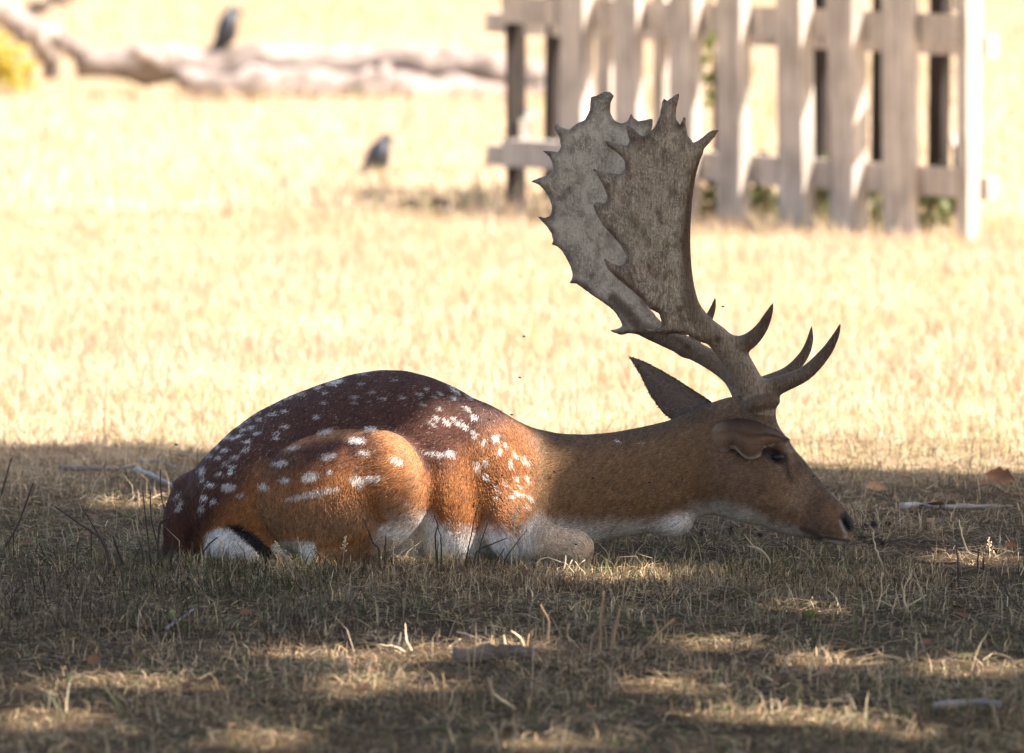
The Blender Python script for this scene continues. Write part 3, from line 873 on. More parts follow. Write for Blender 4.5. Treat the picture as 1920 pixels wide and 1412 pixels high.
make_antler((1095, 155, -215), (1595, 800, 60), near_palm, vmn, lambda x, y: 9 + 4 * sstep(420, 600, y), [
    ([(1425, 772, 4, 30), (1420, 748, 2, 27), (1402, 712, -4, 25), (1376, 668, -14, 25), (1346, 634, -26, 22), (1318, 608, -36, 19), (1296, 570, -48, 15), (1287, 510, -60, 11), (1287, 440, -76, 8), (1293, 370, -90, 6), (1304, 320, -98, 3.5), (1316, 285, -104, 1.5)], 10),
    ([(1425, 738, 2, 24), (1462, 722, -8, 17), (1510, 700, -20, 14), (1546, 664, -30, 11), (1566, 632, -36, 7), (1576, 607, -40, 2)], 12),
    ([(1368, 654, -14, 20), (1402, 641, -26, 16), (1426, 618, -38, 12), (1440, 592, -48, 8), (1450, 568, -54, 2)], 12),
    ([(1398, 770, 0, 12), (1420, 757, -24, 12), (1448, 752, -12, 11), (1452, 752, 18, 11)], 10)], "nearer palmed antler, pale bone with darker edges", (.42, .29, .175), .5)
make_antler((985, 155, 40), (1540, 790, 240), far_palm, vmf, lambda x, y: 8 + 3 * sstep(480, 600, y), [
    ([(1402, 768, 76, 26), (1396, 742, 78, 23), (1376, 706, 84, 21), (1342, 680, 92, 19), (1296, 655, 100, 18), (1246, 634, 108, 16), (1200, 614, 114, 11), (1150, 560, 122, 6)], 12),
    ([(1400, 735, 78, 20), (1440, 716, 86, 14), (1478, 698, 94, 12), (1506, 668, 100, 9.5), (1518, 640, 103, 7), (1522, 612, 105, 2)], 10),
    ([(1285, 655, 102, 14), (1308, 630, 112, 10), (1326, 602, 122, 8.5), (1336, 580, 128, 6), (1341, 559, 131, 2)], 10)], "farther palmed antler, pale bone with short points along its back edge", (.58, .48, .355), .36)

# ================================================================== oak that casts the shade (outside the picture, on the sun side)
def sun_ground(p):
    k = p[:, 2] / TOSUN[2]
    return p[:, :2] - TOSUN[None, :2] * k[:, None]
oak = empty("oak_tree", (4.3, -3.2, 0))
tag(oak, "broad oak whose leafy crown throws the shade over the resting deer", "tree")
tr = smooth_path([(4.3, -3.2, -.2), (4.35, -3.15, 1.2), (4.2, -3.3, 2.8), (4.3, -3.2, 4.6), (4.1, -3.4, 7.6)], 16)
mesh_obj("trunk", *tube(tr, np.linspace(.42, .12, len(tr)), 14, wob=.12), M['bark'], oak)
for i in range(9):
    a = i * 2.4; z0 = 2.9 + .45 * i; r = 4.2 - .2 * i
    p0 = np.array([4.25, -3.25, z0]); p2 = p0 + np.array([math.cos(a) * r * .8, math.sin(a) * r * 1.15, 1.5])
    pm = (p0 + p2) / 2 + np.array([0, 0, .6])
    q = smooth_path([p0, pm, p2], 9)
    dl = sun_ground(smooth_path([p0, pm, p2], 60)) - sun_ground(P(925, 838, -.1)[None])
    if np.hypot(dl[:, 0], dl[:, 1]).min() < .25: continue
    mesh_obj("limb", *tube(q, np.linspace(.15, .03, len(q)), 7, wob=.1), M['bark'], oak)
NL = 72000
u = rng.normal(size=(NL, 3)); u /= np.linalg.norm(u, axis=1)[:, None]
rr = rng.random(NL) ** (1 / 2.2)
lp = np.array([4.3, -3.0, 6.0]) + u * rr[:, None] * np.array([4.9, 6.3, 3.0])
lp = lp[lp[:, 2] > 2.7 + .5 * rng.random(NL)]
clump = fnoise(lp[:, 0] * 1.1 + 30, lp[:, 1] * 1.1 + lp[:, 2] * .9 + 30, 61, 2)
sg = sun_ground(lp)
edge_y = 2.80 - .38 * sg[:, 0] + (fnoise(sg[:, 0] * 1.5 + 20, sg[:, 0] * 0 + 3, 71, 2) - .5) * .2
keep = sg[:, 1] < edge_y
# gaps in the crown: (ground px, py, half width px, half depth px)
GAPS = [(900, 1222, 110, 9), (720, 1228, 70, 9), (700, 1287, 75, 11), (560, 1222, 50, 6), (215, 1278, 95, 8), (90, 1350, 70, 10), (1500, 1150, 85, 8), (1810, 1054, 90, 9), (1830, 1258, 95, 10),
        (1560, 1243, 60, 6), (1400, 1342, 90, 9), (1550, 1352, 90, 11), (1890, 1400, 60, 12), (1150, 1086, 110, 8), (240, 944, 55, 5), (1750, 1385, 50, 9),
        (1240, 1290, 60, 7), (480, 1390, 80, 10), (1040, 1395, 60, 8), (1340, 1215, 60, 6), (545, 1066, 70, 5)]
for (a, b, w, h) in GAPS:
    c = G(a, b); e = G(a + w, b); f_ = G(a, b - h)
    rx = abs(e[0] - c[0]); ry = abs(f_[1] - c[1])
    q = ((sg[:, 0] - c[0]) / (rx + .07)) ** 2 + ((sg[:, 1] - c[1]) / (ry + .10)) ** 2
    keep &= ~(q < (1 + .7 * (rng.random(len(lp)) - .5)))
# gaps that let the sun reach the coat
for (a, b, v, r) in [(925, 838, -85, .060), (945, 866, -85, .05), (880, 800, -85, .035), (795, 1000, -125, -.02)]:
    w = P(a, b, v / PPM)[None]; c = sun_ground(w)[0]
    q = ((sg[:, 0] - c[0]) ** 2 + ((sg[:, 1] - c[1]) * 1.1) ** 2) / (r + .13) ** 2
    keep &= ~(q < 1)
thin = (rng.random(len(lp)) < .75) & (sg[:, 1] < -1.6) & (sg[:, 1] > -5)       # the crown is looser over the foreground
keep &= ~(thin & (clump > .60))
keep &= clump > .22
lp = lp[keep]; NL = len(lp)
e1 = rng.normal(size=(NL, 3)); e1[:, 2] *= .5; e1 /= np.linalg.norm(e1, axis=1)[:, None]
nn_ = rng.normal(size=(NL, 3)) * .7 + np.array([0, 0, 1]); e2 = np.cross(nn_, e1); e2 /= np.linalg.norm(e2, axis=1)[:, None]
ls = rng.uniform(.07, .115, NL)[:, None]
lv = np.stack([lp - e1 * ls, lp + e2 * ls * .62, lp + e1 * ls, lp - e2 * ls * .62], 1).reshape(-1, 3)
lf = np.arange(4 * NL).reshape(-1, 4)
lc = np.repeat(np.array([.05, .09, .025]) * rng.uniform(.7, 1.4, (NL, 1)), 4, axis=0)
mesh_obj("crown", lv, lf, M['leaf'], oak, False, lc)

# ================================================================== grass (uncountable: stuff)
def grass(name, xy, L, Wd, lean, col, label, curl=.5, seg3=False, lift=0.0, col_tip=None, cat="grass"):
    n = len(xy)
    az = rng.uniform(0, 2 * math.pi, n); d = np.stack([np.cos(az), np.sin(az)], 1)
    fa = az + math.pi / 2 + rng.normal(0, .7, n); wv = np.stack([np.cos(fa), np.sin(fa), rng.normal(0, .3, n)], 1)
    z0 = ground_h(xy[:, 0], xy[:, 1]) + lift
    a1 = lean; a2 = np.minimum(lean + curl * rng.uniform(.2, 1.4, n), 1.75)
    p0 = np.stack([xy[:, 0], xy[:, 1], z0 - .004], 1)
    def step(p, a, l): return p + np.stack([d[:, 0] * np.sin(a) * l, d[:, 1] * np.sin(a) * l, np.cos(a) * l], 1)
    p1 = step(p0, a1, L * .5); p2 = step(p1, a2, L * .5)
    p2[:, 2] = np.maximum(p2[:, 2], z0 + .003)
    hw = (Wd / 2)[:, None]
    V = np.stack([p0 - wv * hw, p0 + wv * hw, p1 - wv * hw * .8, p1 + wv * hw * .8, p2], 1)
    f = np.array([[0, 1, 3], [0, 3, 2], [2, 3, 4]])
    F = (np.arange(n)[:, None, None] * 5 + f[None]).reshape(-1, 3)
    c = np.repeat(col[:, None, :], 5, axis=1)
    o = mesh_obj(name, V.reshape(-1, 3), F, M['blade'], None, False, c.reshape(-1, 3))
    tag(o, label, cat, kind="stuff")
    return o
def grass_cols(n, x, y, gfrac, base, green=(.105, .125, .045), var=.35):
    pal = np.array(base)
    c = pal[rng.integers(0, len(pal), n)] * rng.uniform(1 - var, 1 + var, (n, 1))
    gn = fnoise(x * 1.7 + 60, y * 1.7 + 60, 81, 3)
    g_ = rng.random(n) < gfrac * sstep(.35, .65, gn) * 2
    c[g_] = np.array(green) * rng.uniform(.6, 1.5, (g_.sum(), 1))
    return c
def scatter(n, x0, x1, y0, y1, fx=None):
    return np.stack([rng.uniform(x0, x1, n), rng.uniform(y0, y1, n)], 1)
def clear_of_deer(xy):
    w = np.stack([xy[:, 0], xy[:, 1], np.full(len(xy), .03)], 1)
    d = w - CAM
    depth = d[:, 1] * _c - d[:, 2] * _s; upc = d[:, 1] * _s + d[:, 2] * _c
    q = np.stack([PW / 2 + FPX * d[:, 0] / depth, PH / 2 - FPX * upc / depth, xy[:, 1] * PPM], 1)
    inside = (q[:, 0] > 290) & (q[:, 0] < 1615) & (np.abs(q[:, 2]) < 240)
    s = B.sample(q)
    return ~(inside & (s < 2))
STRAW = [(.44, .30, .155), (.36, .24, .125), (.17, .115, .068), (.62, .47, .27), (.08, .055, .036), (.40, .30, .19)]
# shaded turf round the deer
n = 230000
xy = np.vstack([scatter(int(n * .78), -1.55, 1.55, -4.4, 3.7), scatter(int(n * .22), -3.0, 3.0, -5.0, 3.9)])
k = clear_of_deer(xy) & (rng.random(len(xy)) < .05 + 1.9 * np.maximum(0, fnoise(xy[:, 0] * 8 + 9, xy[:, 1] * 5 + 9, 91, 3) - .22))
xy = xy[k]; n = len(xy)
cl = fnoise(xy[:, 0] * 4 + 70, xy[:, 1] * 4 + 70, 95, 3)
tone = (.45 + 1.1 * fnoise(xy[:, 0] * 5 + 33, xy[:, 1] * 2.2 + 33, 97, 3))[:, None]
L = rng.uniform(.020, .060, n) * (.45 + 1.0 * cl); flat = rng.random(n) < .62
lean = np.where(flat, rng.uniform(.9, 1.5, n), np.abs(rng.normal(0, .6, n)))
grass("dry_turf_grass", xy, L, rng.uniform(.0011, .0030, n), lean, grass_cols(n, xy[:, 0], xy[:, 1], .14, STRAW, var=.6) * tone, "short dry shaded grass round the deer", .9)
# matted thatch lying flat between the blades
n = 150000
xy = np.vstack([scatter(int(n * .8), -1.55, 1.55, -4.3, 3.3), scatter(int(n * .2), -3.0, 3.0, -4.8, 3.3)])
xy = xy[clear_of_deer(xy) & (rng.random(len(xy)) < .25 + 1.3 * np.maximum(0, fnoise(xy[:, 0] * 6 + 2, xy[:, 1] * 3.5 + 2, 121, 3) - .3))]; n = len(xy)
grass("thatch", xy, rng.uniform(.03, .085, n), rng.uniform(.0010, .0024, n), rng.uniform(1.15, 1.62, n), grass_cols(n, xy[:, 0], xy[:, 1], .06, [(.30, .20, .11), (.22, .15, .09), (.38, .275, .16), (.13, .09, .058), (.46, .35, .22)], var=.5)
      * (.5 + 1.0 * fnoise(xy[:, 0] * 5 + 3, xy[:, 1] * 2.5 + 63, 125, 3))[:, None], "brown thatch of dead grass matted flat under the shaded turf", .5, lift=rng.uniform(.0, .022, n))
# taller wiry blades
n = 9000
xy = scatter(n, -2.6, 2.6, -4.6, 3.5); xy = xy[clear_of_deer(xy) & (fnoise(xy[:, 0] * 3 + 5, xy[:, 1] * 3 + 5, 99, 2) > .5)]; n = len(xy)
grass("wiry_grass", xy, rng.uniform(.05, .12, n), rng.uniform(.0014, .0028, n), np.abs(rng.normal(.35, .35, n)), grass_cols(n, xy[:, 0], xy[:, 1], .12, [(.50, .41, .27), (.42, .33, .2), (.3, .23, .15)]),
      "longer wiry straw blades standing out of the shaded turf", 1.0)
# tufts grown up against the resting animal
n = 26000
xy = scatter(n, -.95, .95, -.62, -.08); xy = xy[clear_of_deer(xy)]
xy = xy[rng.random(len(xy)) < np.interp(xy[:, 0], [-.95, -.7, .1, .3, .9], [.5, 1, 1, .55, .45])]; n = len(xy)
grass("matted_grass", xy, rng.uniform(.025, .062, n), rng.uniform(.0011, .0028, n), np.where(rng.random(n) < .5, rng.uniform(.7, 1.4, n), np.abs(rng.normal(0, .5, n))),
      grass_cols(n, xy[:, 0], xy[:, 1], .16, STRAW, var=.6) * (.55 + .9 * fnoise(xy[:, 0] * 9 + 3, xy[:, 1] * 9 + 3, 111, 2))[:, None], "matted straw grass pressed up against the deer's belly and legs", 1.0)
# dark tangle at the near left
n = 5200
pp = G(rng.uniform(-40, 680, n), np.clip(rng.normal(1135, 40, n), 1060, 1215)); xy = pp[:, :2]; xy = xy[clear_of_deer(xy) & (fnoise(xy[:, 0] * 7 + 3, xy[:, 1] * 4 + 3, 131, 2) > .42)]; n = len(xy)
grass("weed_tangle", xy, rng.uniform(.06, .14, n), rng.uniform(.0012, .0026, n), np.abs(rng.normal(.7, .45, n)), grass_cols(n, xy[:, 0], xy[:, 1], .2, [(.07, .045, .03), (.045, .03, .022), (.12, .085, .055), (.28, .22, .15)], (.05, .065, .02), .4),
      "dark tangle of dead weeds on the turf before the deer's rump", 1.5)
# sunlit field
n = 195000
xy = np.vstack([scatter(int(n * .75), -2.7, 2.7, 2.2, 14.5), scatter(n - int(n * .75), -5.0, 5.0, 2.2, 14.5)]); xy = xy[xy[:, 1] > 2.2 + rng.random(n) * 1.2]; n = len(xy)
cl = fnoise(xy[:, 0] * 1.6 + 20, xy[:, 1] * 1.6 + 20, 105, 3) * (.35 + .65 * sstep(2.2, 6, xy[:, 1]))
grass("sunlit_grass", xy, rng.uniform(.03, .085, n) * (.5 + 1.2 * cl), rng.uniform(.0018, .004, n), np.abs(rng.normal(.35, .45, n)),
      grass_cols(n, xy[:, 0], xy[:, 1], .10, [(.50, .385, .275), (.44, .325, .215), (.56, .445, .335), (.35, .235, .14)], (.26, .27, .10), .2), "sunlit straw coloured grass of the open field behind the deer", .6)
n = 135000
xy = np.vstack([scatter(int(n * .6), -5.0, 5.0, 14, 48), scatter(n - int(n * .6), -11, 11, 14, 56)])
cl = fnoise(xy[:, 0] * .8 + 20, xy[:, 1] * .5 + 20, 107, 3)
grass("distant_field_grass", xy, rng.uniform(.05, .13, n) * (.4 + 1.3 * cl), rng.uniform(.004, .009, n), np.abs(rng.normal(.3, .4, n)),
      grass_cols(n, xy[:, 0] * .5, xy[:, 1] * .5, .09, [(.50, .385, .275), (.46, .34, .225), (.55, .435, .325), (.38, .265, .165)], (.26, .27, .10), .18), "distant parched grass of the field as far as the fence and logs", .5)
n = 2600
xy = scatter(n, -3.2, 3.2, 3.2, 13.5); k = fnoise(xy[:, 0] * 1.3 + 7, xy[:, 1] * 1.3 + 7, 109, 2) > .52; xy = xy[k]; n = len(xy)
grass("tall_field_stalks", xy, rng.uniform(.10, .24, n), rng.uniform(.002, .0038, n), np.abs(rng.normal(.15, .15, n)),
      grass_cols(n, xy[:, 0], xy[:, 1], .0, [(.64, .54, .38), (.58, .45, .27)], var=.15), "tall bleached grass stalks rising from the sunlit field", .4)

# ================================================================== picket tree guard
A_ = G(962, 392); B_ = G(1816, 458)
ab = (B_ - A_)[:2]; ab /= np.linalg.norm(ab); AX = np.array([ab[0], ab[1], 0]); AY = np.array([-ab[1], ab[0], 0])   # AY points away from the camera
guard = empty("tree_guard", (A_ + B_) / 2)
tag(guard, "weathered grey picket fence guarding a sapling in the sunlit field", "fence")
def on_line(px, off=0.0):
    """foot point on the front line (pushed back by off) seen at photo column px"""
    o = A_ + AY * off; dx = (px - PW / 2) / FPX; dy = _c
    # solve o + s*AX = CAM + t*(dx, ~1)
    m = np.array([[AX[0], -dx], [AX[1], -1.0]]); r = np.array([CAM[0] - o[0], CAM[1] - o[1]])
    s, t = np.linalg.solve(m, r); p = o + AX * s
    return np.array([p[0], p[1], 0.0])
def plank(name, c, w, t, h, z0, mat, tilt=0.0):
    az = np.array([0, 0, 1.0]) + AX * tilt; c = np.array([c[0], c[1], 0]) + az * (z0 + h / 2)
    V, F = box((0, 0, 0), w, t, h, AX, AY, .022)
    V = [np.array(v) + c + AX * tilt * v[2] for v in V]
    return mesh_obj(name, V, F, mat, guard, False)
FRONT = -.055
for px, w, ti in [(1078, .155, .01), (1181, .15, -.01), (1284, .15, .012), (1379, .15, -.006), (1496, .145, -.02), (1592, .15, -.015), (1694, .15, -.02)]:
    plank("picket", on_line(px, FRONT), w, .05, 1.62 + rng.uniform(-.05, .05), -.04, M['fence'], ti)
plank("corner_post", on_line(1816, 0.02), .075, .075, 1.75, -.05, M['fence'], 0)
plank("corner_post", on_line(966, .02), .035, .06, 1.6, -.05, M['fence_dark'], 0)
la, lb = on_line(952), on_line(1806)
for z in (.225, .79, 1.36):
    c = (la + lb) / 2; Lr = np.linalg.norm(lb - la)
    V, F = box((c[0], c[1], z), Lr, .06, .105, AX, AY, .008); mesh_obj("rail", V, F, M['fence'], guard, False)
BACK = .62
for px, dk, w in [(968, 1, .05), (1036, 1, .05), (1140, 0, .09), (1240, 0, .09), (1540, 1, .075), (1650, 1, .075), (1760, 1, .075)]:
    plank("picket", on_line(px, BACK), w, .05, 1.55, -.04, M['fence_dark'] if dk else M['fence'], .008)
la2, lb2 = on_line(920, BACK), on_line(1862, BACK)
for z in (.16, .70, 1.30):
    c = (la2 + lb2) / 2; Lr = np.linalg.norm(lb2 - la2)
    V, F = box((c[0], c[1], z), Lr, .05, .085, AX, AY, .006); mesh_obj("rail", V, F, M['fence'], guard, False)
for p, q_ in ((on_line(1800, .03), on_line(1800, BACK - .03)), (on_line(985, .03), on_line(985, BACK - .03))):
    for z in (.32, .90):
        d = q_ - p; Lr = np.linalg.norm(d); c = (p + q_) / 2; d /= Lr
        V, F = box((c[0], c[1], z), Lr, .05, .08, d, (-d[1], d[0], 0), .004); mesh_obj("side_rail", V, F, M['fence'], guard, False)

# sapling inside the guard
def leaf_cloud(centres, spread, n, size, col, var=.35):
    c = np.asarray(centres, float)[rng.integers(0, len(centres), n)] + rng.normal(0, 1, (n, 3)) * np.asarray(spread)
    e1 = rng.normal(size=(n, 3)); e1 /= np.linalg.norm(e1, axis=1)[:, None]
    e2 = np.cross(rng.normal(size=(n, 3)), e1); e2 /= np.linalg.norm(e2, axis=1)[:, None]
    s = rng.uniform(.6, 1.2, n)[:, None] * size
    V = np.stack([c - e1 * s, c + e2 * s * .5, c + e1 * s, c - e2 * s * .5], 1).reshape(-1, 3)
    C = np.repeat(np.array(col) * rng.uniform(1 - var, 1 + var, (n, 1)), 4, axis=0)
    return V, np.arange(4 * n).reshape(-1, 4), C
sp_ = on_line(1336, .30)
sap = empty("sapling", sp_)
tag(sap, "thin green leafed sapling growing inside the picket fence", "sapling")
q = smooth_path([sp_ + (0, 0, -.03), sp_ + (.01, 0, .5), sp_ + (-.02, 0, 1.0), sp_ + (.02, 0, 1.5)], 10)
mesh_obj("trunk", *tube(q, np.linspace(.012, .004, len(q)), 6), M['bark'], sap)
V, F, C = leaf_cloud([sp_ + (0, 0, z) for z in (.42, .52, .60, .66, .72, .98, 1.15, 1.3, 1.45)], (.035, .035, .05), 170, .03, (.17, .20, .045))
mesh_obj("crown", V, F, M['leaf'], sap, False, C)
for px, nth in [(1225, 'sixth'), (1330, 'fifth'), (1432, 'fourth'), (1535, 'third'), (1642, 'second'), (1748, 'first')]:
    f0 = on_line(px, .22)
    w_ = empty("weed", f0); tag(w_, "green weed tuft in the %s picket gap from the fence's sunlit corner post" % nth, "weed", "weeds inside the picket fence")
    V, F, C = leaf_cloud([f0 + (0, 0, .08), f0 + (.03, .02, .14), f0 + (-.03, 0, .05)], (.06, .06, .06), 150, .034, (.10, .11, .035))
    mesh_obj("leaves", V, F, M['leaf'], w_, False, C)
    mesh_obj("stem", *tube([f0 + (0, 0, -.02), f0 + (.01, 0, .1), f0 + (.02, 0, .2)], [.005, .004, .002], 5), M['stem_tan'], w_)

# ================================================================== fallen logs and branches beyond
def log_thing(name, label, cat, pts, rad, mat, stubs=(), group=None, sides=14, parent_mesh="trunk"):
    pts = np.asarray(pts, float)
    root = empty(name, (pts[len(pts) // 2][0], pts[len(pts) // 2][1], 0)); tag(root, label, cat, group)
    q = smooth_path(np.c_[pts, rad], 26)
    q[:, :3] += rng.normal(0, .012, (len(q), 3))
    mesh_obj(parent_mesh, *tube(q[:, :3], np.maximum(q[:, 3] * rng.uniform(.85, 1.15, len(q)), .012), sides, wob=.22), mat, root)
    for s in stubs:
        s = np.asarray(s, float); qq = smooth_path(s, 6)
        mesh_obj("branch_stub", *tube(qq[:, :3], qq[:, 3], 8, wob=.2), mat, root)
    return root
YL = float(G(600, 188)[1])
def at(px, py, Y): return P(px, py, Y)
log_thing("fallen_log", "long bleached fallen log lying across the field, a jackdaw perched on it", "log",
          [at(150, 122, YL + .30), at(270, 122, YL + .28), at(420, 126, YL + .22), at(560, 122, YL + .24), at(720, 118, YL + .26), at(860, 124, YL + .26), at(985, 142, YL + .25), at(1100, 150, YL + .25)],
          [.07, .105, .105, .10, .095, .10, .085, .07], M['deadwood'],
          [np.r_['1,2', np.array([at(300, 118, YL + .2), at(270, 105, YL + .1), at(255, 92, YL)]), np.array([[.05], [.04], [.025]])],
           np.c_[np.array([at(725, 120, YL + .2), at(715, 155, YL + .02), at(712, 194, YL - .05)]), [.03, .035, .03]]])
log_thing("fallen_log", "shorter grey fallen log lying in front of the long bleached log", "log",
          [at(330, 152, YL + .08), at(450, 160, YL + .02), at(600, 166, YL), at(720, 165, YL), at(850, 172, YL + .02), at(1120, 180, YL + .05)],
          [.05, .09, .10, .095, .075, .06], M['deadwood'])
log_thing("dead_branch", "thick silvery dead branch leaning beside the yellow bracken", "branch",
          [at(105, 142, YL + .3), at(70, 80, YL + .2), at(35, 40, YL + .15), at(-30, 0, YL + .1), at(-120, -60, YL + .05)], [.04, .06, .07, .065, .05], M['deadwood'])
log_thing("dead_branch", "pale forked dead branch running down to the end of the long log", "branch",
          [at(60, 45, YL + .18), at(110, 70, YL + .25), at(150, 95, YL + .3), at(170, 125, YL + .32)], [.04, .05, .055, .05], M['deadwood'])
log_thing("dead_branch", "dark slender dead branch rising behind the silvery branch", "branch",
          [at(40, 40, YL + .25), at(75, 14, YL + .3), at(130, -8, YL + .35), at(200, -30, YL + .4)], [.035, .03, .025, .012], M['bark'])
yb = G(8, 176)
br = empty("bracken", yb); tag(br, "yellowing bracken clump beside the silvery dead branch", "bracken")
V, F, C = leaf_cloud([yb + (0, 0, .12), yb + (-.08, 0, .2), yb + (.03, 0, .06), yb + (-.2, .05, .16)], (.07, .07, .06), 420, .04, (.52, .42, .07), .25)
mesh_obj("fronds", V, F, M['leaf'], br, False, C)
for k in range(5):
    mesh_obj("stem", *tube([yb + (0.02 * k - .08, 0, -.02), yb + (.03 * k - .12, 0, .16), yb + (.05 * k - .2, 0, .3)], [.006, .005, .002], 5), M['stem_tan'], br)
# dark rod added in place of the fence's shadow streak on the grass
log_thing("stick_or_shadow_rod", "short dark stick lying on the sunlit grass left of the picket fence", "stick",
          [G(748, 393) + (0, 0, .02), G(830, 396) + (0, 0, .022), G(905, 400) + (0, 0, .02)], [.014, .02, .012], M['stem_dark'], sides=8, parent_mesh="shadow_rod")

# ================================================================== jackdaws
def jackdaw(label, foot, hgt, facing, upright):
    root = empty("jackdaw", foot); tag(root, label, "bird", "jackdaws in the field")
    s = hgt; ca, sa = math.cos(facing), math.sin(facing); f = np.array([ca, sa, 0]); up = np.array([0, 0, 1.0]); side = np.array([-sa, ca, 0])
    def L(a, b, c=0): return np.array(foot) + s * (f * a + up * b + side * c)
    lo, hi = (-.34, .16), (.20, .90)
    # one continuous body: tail, body, neck, head
    if upright:
        pts = [(-.42, .02), (-.30, .14), (-.20, .26), (-.08, .42), (.03, .60), (.09, .74), (.12, .86), (.19, .93), (.26, .90)]
    else:
        pts = [(-.66, .08), (-.46, .18), (-.30, .28), (-.14, .42), (.01, .56), (.08, .72), (.11, .86), (.17, .93), (.24, .90)]
    rd = [.05, .09, .16, .25, .26, .20, .145, .12, .06]
    rd = [r * (1.2 if upright else 1.3) for r in rd]
    q = smooth_path([(a, b, r) for (a, b), r in zip(pts, rd)], 24)
    V = []; Fc = []
    for a, b, r in q:
        for k in range(12):
            th = 2 * math.pi * k / 12
            V.append(L(a - .5 * r * math.sin(th), b + .85 * r * math.sin(th), r * .8 * math.cos(th)))
    for i in range(len(q) - 1):
        for k in range(12):
            Fc.append((i * 12 + k, i * 12 + (k + 1) % 12, (i + 1) * 12 + (k + 1) % 12, (i + 1) * 12 + k))
    Fc += [tuple(range(12)), tuple((len(q) - 1) * 12 + k for k in range(12))]
    mesh_obj("body", V, Fc, M['black_feather'], root)
    hx, hz = pts[-1]
    mesh_obj("beak", *tube([L(hx - .03, hz), L(hx + .07, hz - .01), L(hx + .14, hz - .04)], [.035 * s, .025 * s, .004 * s], 6), M['beak'], root)
    for c in (-.08, .08):
        mesh_obj("leg", *tube([L(-.05, .40, c), L(-.02, .18, c), L(.0, .0, c), L(.08, .0, c)], [.03 * s, .016 * s, .014 * s, .010 * s], 5), M['beak'], root)
        V2, F2 = tube(smooth_path([L(.0, .66, c * 1.9), L(-.18, .46, c * 2.1), L(-.40, .22, c * 1.2), L(-.52, .10, c * .6)] if not upright else
                                  [L(.02, .70, c * 1.9), L(-.12, .46, c * 2.1), L(-.26, .24, c * 1.3), L(-.36, .08, c * .6)], 9), np.array([.06, .08, .085, .08, .07, .06, .05, .035, .015][:9]) * s if True else 0, 7)
        mesh_obj("wing", V2, F2, M['black_feather'], root)
    return root
fp = at(428, 97, YL + .20)
jackdaw("black jackdaw perched upright on the long fallen log", fp, .235, math.radians(20), True)
fp2 = G(716, 330)
jackdaw("black jackdaw standing in the sunlit grass", fp2, .175, math.radians(12), False)

# ================================================================== stems, stalks, sticks, leaves, droppings near the deer
def zt(l, ox, oy, s): return [(ox + a * s, oy + b * s) for a, b in l]
def stem(name, label, cat, group, poly, Y, r, mat, extend=True):
    r *= 1.2
    """poly listed from foot to tip in photo pixels; Y the depth plane it stands in"""
    base = P(poly[0][0], poly[0][1], Y)
    gz = float(ground_h(base[0], base[1]))
    pts = [P(a, b, Y) for a, b in poly]
    # give it depth: the tip leans a little towards or away from the viewer
    dz = rng.uniform(-.03, .03); n = len(pts)
    pts = [p + np.array([0, dz * (i / max(1, n - 1)) ** 2, 0]) for i, p in enumerate(pts)]
    if pts[0][2] > gz + .003:
        pts = [np.array([pts[0][0] + .2 * (pts[0][0] - pts[1][0]), Y, gz - .01])] + pts
    q = smooth_path(pts, 10)
    q[1:-1] += rng.normal(0, .0007, q[1:-1].shape)
    V, F = tube(q, np.linspace(r, r * .45, len(q)), 6)
    o = mesh_obj(name, V, F, mat)
    tag(o, label, cat, group); return o
S6 = [[(5, 295), (50, 135)], [(20, 520), (80, 420), (140, 250)]]
for l in S6:
    p = zt(l, 0, 800, .4333); stem("dead_twig", "bare dark stem standing in the grass well behind the deer's tail", "twig", "dead twigs behind the tail", p, G(p[0][0], p[0][1] + 12)[1], .0035, M['stem_dark'])
for l in [[(525, 770), (480, 620), (440, 490), (350, 340)], [(470, 560), (440, 490), (340, 420), (235, 350)], [(615, 700), (620, 560), (605, 490)], [(650, 560), (640, 480), (620, 280)], [(720, 680), (690, 540), (655, 400), (650, 270)],
          [(740, 600), (750, 490)], [(805, 680), (830, 590), (830, 500)], [(860, 590), (880, 540), (940, 480)], [(690, 440), (730, 390)], [(340, 800), (300, 720), (255, 650)], [(560, 640), (520, 560), (490, 470)], [(690, 640), (650, 560), (640, 500)]]:
    p = zt(l, 0, 800, .4333); stem("dead_twig", "bare brown dead stem standing before the deer's rump", "twig", "dead twigs by the rump", p, -.30 + rng.uniform(-.06, .04), rng.uniform(.0022, .0036), M['stem_dark'])
p = zt([(715, 365), (700, 300), (695, 185)], 0, 800, .4333); stem("dead_twig", "thin dark stem standing beside the pale blue stick", "twig", "dead twigs behind the tail", p, G(310, 975)[1], .0025, M['stem_dark'])
for l in [[(575, 740), (570, 560), (585, 480), (560, 390)], [(615, 640), (610, 560), (585, 480)], [(585, 750), (590, 600)], [(810, 760), (850, 550), (880, 410), (920, 270)], [(905, 840), (910, 680), (950, 540), (1020, 340)],
          [(890, 690), (1010, 630), (1130, 580)], [(1030, 800), (1070, 720), (1110, 650)], [(1110, 760), (1180, 650), (1285, 515)], [(175, 740), (180, 560)], [(130, 680), (80, 610), (10, 430)]]:
    p = zt(l, 680, 870, .2396); stem("dead_twig", "thin dark twiggy stem standing before the deer's white belly", "twig", "dead twigs before the belly", p, -.32 + rng.uniform(-.04, .03), rng.uniform(.0016, .0028), M['stem_dark'])
